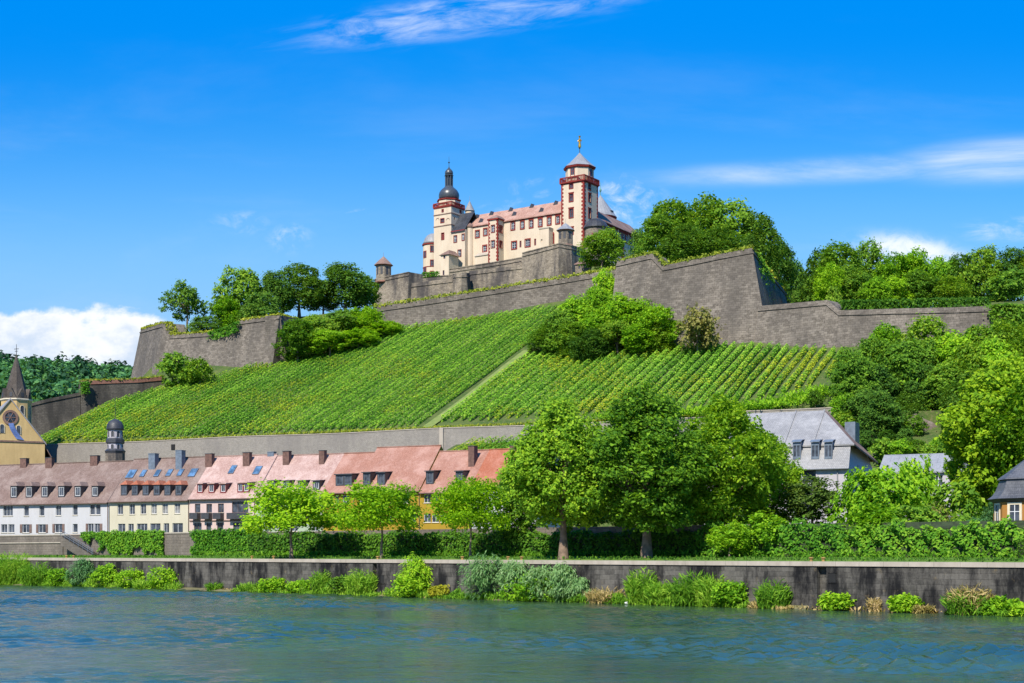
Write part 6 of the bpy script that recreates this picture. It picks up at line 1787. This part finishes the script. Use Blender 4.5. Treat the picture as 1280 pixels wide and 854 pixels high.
# hilltop trees, left
G_H = 'trees on the hilltop left of the castle'
plant('sparse', 234, 353, 402, 50, 'single airy tree standing alone on the left bastion', None, z=63.5, name='lone_tree')
for k, px, pyt, Y, w, l in (('hill', 303, 337, 410, 62, 'broad tree at the left end of the hilltop group'), ('light', 283, 372, 404, 34, 'lower light tree leaning out left of the hilltop group'), ('dark', 345, 340, 412, 40, 'narrow tree second in the hilltop group'), ('dark', 374, 331, 418, 56, 'tall dark tree in the middle of the hilltop group'),
                            ('dark', 404, 352, 424, 36, 'lower dark tree between the two tall hilltop trees'), ('dark', 432, 330, 420, 60, 'rounded dark tree at the right end of the hilltop group'), ('hill', 456, 346, 430, 34, 'smaller tree close to the castle corner rampart'), ('dark', 330, 366, 400, 50, 'dark undergrowth tree below the hilltop group'), ('dark', 258, 396, 398, 42, 'low dark scrub on the left bastion beside the lone tree')):
    plant(k, px, pyt, Y, w, l, G_H, z=64.0 if px in (258, 303, 283) else None, dz=-.5)
# castle tree and bastion trees
plant('hill', 753, 286, 428, 52, 'compact yellowish green tree beside the squat round castle tower', None, z=87, name='castle_tree', v=0)
G_R = 'trees on top of the great bastion'
for k, px, pyt, Y, w, l in (('dark', 801, 287, 400, 30, 'small dark tree left of the bastion clump, at the side wing'), ('hill', 838, 252, 346, 66, 'tall tree at the left of the bastion clump'), ('hill', 876, 248, 352, 64, 'tall tree second in the bastion clump'), ('hill', 914, 252, 350, 66, 'tall tree third in the bastion clump'),
                            ('dark', 946, 268, 346, 54, 'tree at the right shoulder of the bastion clump'), ('dark', 972, 302, 366, 46, 'dark tree sinking behind the bastion flank'), ('dark', 990, 328, 380, 40, 'lowest dark tree behind the bastion flank'), ('dark', 858, 282, 336, 56, 'dark lower tree in the middle of the bastion clump'), ('dark', 900, 284, 332, 56, 'dark lower tree at the bastion rim'), ('hill', 822, 270, 340, 46, 'lower tree at the notch of the bastion')):
    plant(k, px, pyt, Y, w, l, G_R, z=None if px in (801, 990, 972) else 71.0, dz=-.5)
plant('dbush', 937, 294, 311, 15, 'little clipped round bush on the corner of the great bastion', None, z=70.8, name='corner_bush')
# trees behind the curtain wall
G_C = 'trees behind the right curtain wall'
for k, px, pyt, Y, w, l in (('dark', 1028, 312, 336, 48, 'dark tree at the left end of the trees behind the curtain wall'), ('hill', 1048, 305, 332, 58, 'tall tree second behind the curtain wall'), ('hill', 1086, 303, 338, 46, 'tall tree third behind the curtain wall'), ('light', 1037, 331, 318, 36, 'rounded lighter tree in front of the taller ones above the wall step'),
                            ('hill', 1068, 332, 322, 44, 'mid green tree above the wall step'), ('light', 1118, 318, 334, 46, 'blue green tree in the middle behind the curtain wall'), ('light', 1142, 314, 336, 50, 'pale green tree in the middle behind the curtain wall'), ('light', 1096, 348, 314, 36, 'small light tree just behind the curtain wall'), ('light', 1118, 346, 316, 36, 'small yellowish tree just behind the curtain wall'),
                            ('hill', 1152, 340, 318, 50, 'wide tree just behind the curtain wall'), ('light', 1178, 322, 332, 40, 'light tree right of the middle behind the curtain wall'), ('dark', 1204, 318, 330, 46, 'dark tree right of the middle behind the curtain wall'), ('hill', 1186, 346, 316, 46, 'round tree near the right end of the curtain wall'), ('hill', 1230, 311, 328, 50, 'tall tree near the right end of the curtain wall'),
                            ('dark', 1262, 312, 326, 50, 'dark tree above the hanging ivy'), ('hill', 1292, 308, 324, 50, 'tree at the right end of the hilltop'), ('bush', 1258, 338, 300, 52, 'big bush hanging over the curtain wall at its right end'), ('bush', 1043, 358, 304, 18, 'little bush on the step of the curtain wall'), ('dark', 1008, 345, 350, 34, 'dark tree filling the gap right of the bastion flank')):
    plant(k, px, pyt, Y, w, l, G_C, dz=-.5)
# clipped hedge and ivy on the curtain wall
def wall_greens(name, label, cat, pts, n, hgt, mat, seed, size=.25, spread=.4, down=False):
    rng = np.random.default_rng(seed); T = [np.array(at(*p)) for p in pts]
    seg = rng.integers(0, len(T) - 1, n); f = rng.random(n)[:, None]
    P = np.array([T[i] for i in seg]) * (1 - f) + np.array([T[i + 1] for i in seg]) * f
    hh = rng.random(n) ** (1.6 if down else 1) * hgt
    P = P + np.stack([rng.normal(size=n) * spread, rng.normal(size=n) * spread, -hh if down else hh], 1)
    if down: P[:, 1] -= .2 * hh + .3
    org = P.mean(0); N = rng.normal(size=(n, 3)) * .6 + np.array([0, -.6, .4])
    o = leaf_object(name, P, N, size * (.6 + .8 * rng.random(n)), mat, None, .7, rng, org=org); o.location = org
    tag(o, label, cat)
wall_greens('hedge', 'clipped dark hedge along the top of the right curtain wall', 'hedge', [(1052, 387.5, 293.6), (1120, 386.5, 288), (1236, 384, 280.6)], 3000, 2.0, L_HEDGE, 31)
wall_greens('ivy', 'dark ivy curtain hanging down the right end of the curtain wall', 'ivy', [(1238, 382, 278), (1262, 381, 279), (1285, 383, 278)], 2600, 6.5, L_HEDGE, 32, .3, .5, True)
wall_greens('ivy', 'green ivy hanging on the shadowed bastion flank', 'ivy', [(944, 316, 315), (953, 330, 324), (964, 352, 340)], 4200, 10.5, L_IVY, 33, .3, .4, True)
wall_greens('ivy', 'ivy tuft hanging over the notch of the left bastion', 'ivy', [(262, 415, 381.5), (284, 409, 375.5), (298, 402, 372)], 700, 2.6, L_IVY, 34, .3, .3, True)
wall_greens('bush', 'small green garden bushes behind the castle garden rampart', 'bush', [(528, 347, 470), (548, 345.5, 466)], 500, 1.6, L_IVY, 35, .25, .4)
wall_greens('vine', 'climbing plant on the brick topped wall at the far left', 'climber', [(102, 478, 354.4), (112, 477.5, 355)], 400, 3, L_IVY, 36, .25, .3, True)

# ------------------------------------------------------------------ plants at the water's edge
def bankx(px): return -1.2
rs = np.random.default_rng(61)
us = np.linspace(-110, FQ.u(1010), 160)
rows_a, rows_b, rows_c = [], [], []
for u in us:
    wdt = 1.2 + .5 * math.sin(u * .23) + .35 * math.sin(u * .71 + 1) + (1.4 if u < FQ.u(60) else 0)
    rows_a.append(FQ.p(u, -wdt - .3, -.4)); rows_b.append(FQ.p(u, -wdt * .6, .12 + .06 * math.sin(u * 1.3))); rows_c.append(FQ.p(u, .02, .35))
sheet('shore', [rows_a, rows_b, rows_c], ground_mat('shore_earth', (.10, .09, .05), (.16, .15, .07), (.22, .19, .13), .8))
# stones at the water line
def shore(kd, px, pyt, wpx, label, off=-.8, mat=None, dens=1.0, name=None):
    rng = np.random.default_rng(int(px * 13 + pyt))
    b_ = FQ.p(FQ.u(px, off), off, .1); Y = b_[1]
    H = (EYE + (HY - pyt) / F * Y - .1) * 1.1; W = wpx * Y / F * 1.22
    if kd in ('reed', 'straw', 'tall'):
        n = int((1300 if kd != 'tall' else 1900) * dens * max(.5, W * H / 6))
        ang = rng.random(n) * 2 * PI; rad = np.sqrt(rng.random(n)) * W * .42
        hh = H * (.55 + .45 * rng.random(n)) * (1 - .35 * (rad / (W * .42 + 1e-6)) ** 2)
        f = rng.random(n)
        tilt = .15 + .5 * f ** 1.5
        ox, oy = np.cos(ang), np.sin(ang)
        P = np.stack([b_[0] + ox * (rad + W * .14 * f ** 2), b_[1] + oy * (rad * .55 + W * .1 * f ** 2), b_[2] + hh * f], 1)
        T = np.stack([ox * tilt + rng.normal(size=n) * .25, oy * tilt + rng.normal(size=n) * .25, np.ones(n) * (1.1 - f * .5)], 1)
        N = rng.normal(size=(n, 3)) + np.array([0, -.7, .3])
        m = mat or {'reed': L_REED, 'straw': L_STRAW, 'tall': L_REED}[kd]
        o = leaf_object(name or 'reed_clump', P, N, .34 * (.6 + .8 * rng.random(n)), m, None, .13, rng, T=T, org=np.array(b_))
    else:
        C, Rr = crown_blobs(rng, W, .0, H, 14, .13, .24, low=-.25)
        P, N = blob_leaves(rng, C, Rr, int(3400 * dens), squash=.9, spread=.3)
        P[:, 1] *= .6; P = P[P[:, 2] > 0]; N = N[:len(P)]
        T = None
        if kd == 'willow':
            T = P * np.array([.35, .35, 0]) + rng.normal(size=P.shape) * .35 + np.array([0, 0, -.8])
        P = P + np.array(b_)
        o = leaf_object(name or {'willow': 'willow_shrub', 'low': 'shore_bush'}[kd], P, N, (.26 if kd == 'willow' else .17) * (.6 + .8 * rng.random(len(P))), mat or (L_WILLOW if kd == 'willow' else L_LIGHT), None, .22 if kd == 'willow' else .6, rng, T=T, org=np.array(b_))
    o.location = b_
    tag(o, label, 'willow' if kd == 'willow' else 'shrub' if kd == 'low' else 'grass clump', 'plants along the water edge')
for a in (
    ('tall', -28, 690, 70, 'tall reed bed cut by the left edge of the river bank', -1.4), ('tall', 16, 692, 52, 'tall reed bed at the far left, in front of the white house', -1.4), ('reed', 48, 703, 40, 'reed clump at the right end of the tall reed bed', -1.2),
    ('low', 74, 715, 36, 'low light bush between the reed bed and the dark round willow', -1), ('willow', 104, 699, 34, 'dark round willow below the foot of the stairway', -.9, L_BLUE), ('low', 133, 706, 34, 'bright bush touching the dark round willow', -1), ('low', 165, 717, 40, 'low bright bush below the pale yellow house', -1), ('low', 203, 713, 46, 'spreading light bush at the water below the pale yellow house', -1), ('reed', 186, 724, 34, 'low reeds before the spreading light bush', -1.3),
    ('reed', 270, 728, 22, 'small lonely reed tuft below the pink house', -.5), ('reed', 318, 728, 34, 'low reed tuft below the pale green house', -.7), ('low', 345, 727, 34, 'low bush left of the first young tree', -.8), ('low', 374, 729, 30, 'low bush straight below the first young tree', -.8), ('reed', 402, 713, 24, 'upright reeds below the narrow ochre house', -.8), ('low', 428, 724, 34, 'low bush right of the upright reeds', -.9, L_HEDGE), ('reed', 454, 711, 38, 'yellowish reed clump left of the second young tree', -.8),
    ('willow', 519, 700, 46, 'upright green willow right of the second young tree', -.8, L_LIGHT), ('low', 515, 724, 44, 'bright round bush at the foot of the upright willow', -1.4), ('low', 549, 734, 22, 'small yellow flowering bush right of the upright willow', -1, leaf('yellow_flowers', (.22, .25, .02), (.42, .40, .03), (.6, .52, .04), .3)),
    ('willow', 610, 695, 56, 'tall silvery willow at the water below the third young tree', -1.0), ('willow', 648, 703, 52, 'silvery willow right of the tallest one', -1.0), ('willow', 680, 710, 48, 'green silvery willow left of the first plane trunk', -1.0), ('willow', 706, 706, 38, 'willow right below the first plane trunk', -1.0), ('low', 664, 731, 66, 'low bright bush in front of the silvery willows', -1.6), ('willow', 722, 726, 28, 'small willow at the right end of the willows', -.8),
    ('straw', 760, 735, 46, 'low dry grass between willows and yellow reeds', -.7), ('reed', 803, 711, 36, 'tall yellow green reeds below the second plane trunk', -.9), ('reed', 826, 726, 34, 'yellowish reeds right of the tall yellow green ones', -1), ('reed', 868, 716, 50, 'dense reed clump with broad base', -1), ('reed', 892, 718, 40, 'dense reed clump leaning right beside another', -.9), ('low', 915, 731, 40, 'leafy bush at the right end of the dense reeds', -1),
    ('reed', 968, 726, 40, 'single leaning reed clump left of the ladder recess', -.8), ('low', 1045, 746, 36, 'low bush under the drain openings', -.7), ('straw', 1093, 747, 14, 'thin dry stalks right of the drain openings', -.4), ('low', 1131, 748, 34, 'bright yellow green bush alone at the quay wall', -.7), ('straw', 1155, 757, 22, 'small dry tuft beside the yellow green bush', -.5), ('reed', 1212, 740, 54, 'green grass clump under the tall dry plumes', -.8), ('straw', 1216, 732, 50, 'tall dry plume grass near the right edge', -.6), ('low', 1254, 759, 44, 'low green weeds at the quay foot by the right edge', -.6), ('low', 1285, 760, 34, 'low green weeds cut by the right edge at the quay foot', -.6)):
    shore(*a[:5], off=a[5], mat=a[6] if len(a) > 6 else None)
# gull on the water
g0 = FQ.p(FQ.u(785.5, -1.5), -1.5, .0)
gl = thing('gull', 'small white gull resting at the water edge before the yellow reeds', 'bird', g0)
mb = MB(); x, y = g0[0], g0[1]
prof = [(-.30, .03, .16), (-.22, .09, .15), (-.08, .15, .14), (.08, .14, .15), (.17, .09, .22), (.20, .075, .32), (.24, .07, .38), (.30, .03, .385)]
n = 10; vs = []
for s, r_, z in prof:
    for i in range(n):
        a = 2 * PI * i / n
        if s < .15: vs.append((x + s * 1.3, y + r_ * math.cos(a) * 1.2, z + r_ * math.sin(a)))
        else: vs.append((x + s * 1.3, y + r_ * math.cos(a), z + r_ * math.sin(a) * .9))
fs = [(k * n + i, k * n + (i + 1) % n, (k + 1) * n + (i + 1) % n, (k + 1) * n + i) for k in range(len(prof) - 1) for i in range(n)] + [tuple(range(n)), tuple(range((len(prof) - 1) * n, len(prof) * n))]
mb.add(vs, fs).build('body', plain('white_feathers', (.8, .8, .8), .7, 0, .05), gl, True)
MB().ring((x + .40, y), [(.02, .36), (.03, .38), (.01, .40)], 6).tube([(x + .39, y, .385), (x + .47, y, .37)], [.025, .008], 6).build('beak', M_GOLD, gl)

# ------------------------------------------------------------------ wooded hills far behind
RID = [(-500, 450), (-200, 459), (0, 464), (40, 465), (90, 468), (140, 472), (200, 476), (300, 480), (460, 480), (700, 500), (2000, 520)]
def hill_z(px, f):
    zr = EYE + (HY - lerp_tab(px, RID) - 6) / F * 1350
    return 5 + (zr - 5) * (math.sin(min(f, 1) * PI / 2) ** .9 if f <= 1 else math.cos(min(1.5, (f - 1) * 1.4)))
rows = []
for f in (-.15, 0, .12, .25, .4, .55, .7, .85, 1, 1.3, 1.8):
    Y = 900 + 450 * f
    rows.append([((px - HX) / F * Y, Y, hill_z(px, max(f, 0)) if f >= 0 else -5) for px in range(-500, 2000, 50)])
sheet('wooded_hills', rows, M_TERRAIN)
def wood_mass(name, n, seed, mat, tall, wide, leaves, size):
    rng = np.random.default_rng(seed); Ps, Ns = [], []
    for i in range(n):
        px = rng.uniform(-330, 330); f = rng.random() ** .8
        Y = 900 + 450 * f; z = hill_z(px, f)
        c = np.array([(px - HX) / F * Y, Y, z + tall * .5])
        d = unit(rng, leaves, .25)
        k = rng.uniform(.7, 1.25)
        Ps.append(c + d * np.array([wide, wide, tall * .55]) * k * rng.uniform(.75, 1.05, size=(leaves, 1)))
        Ns.append(d * .7 + rng.normal(size=(leaves, 3)) * .4 + np.array([0, 0, .3]))
    P, N = np.concatenate(Ps), np.concatenate(Ns)
    o = leaf_object(name, P, N, size * (.6 + .8 * rng.random(len(P))), mat, None, .7, rng)
    kind(o, 'stuff')
wood_mass('far_wood', 1500, 71, L_FAR, 11, 7.5, 34, 2.0)
wood_mass('far_conifers', 500, 72, leaf('conifer_needles', (.014, .05, .026), (.035, .095, .045), (.07, .15, .06), .2), 17, 4.5, 30, 1.7)
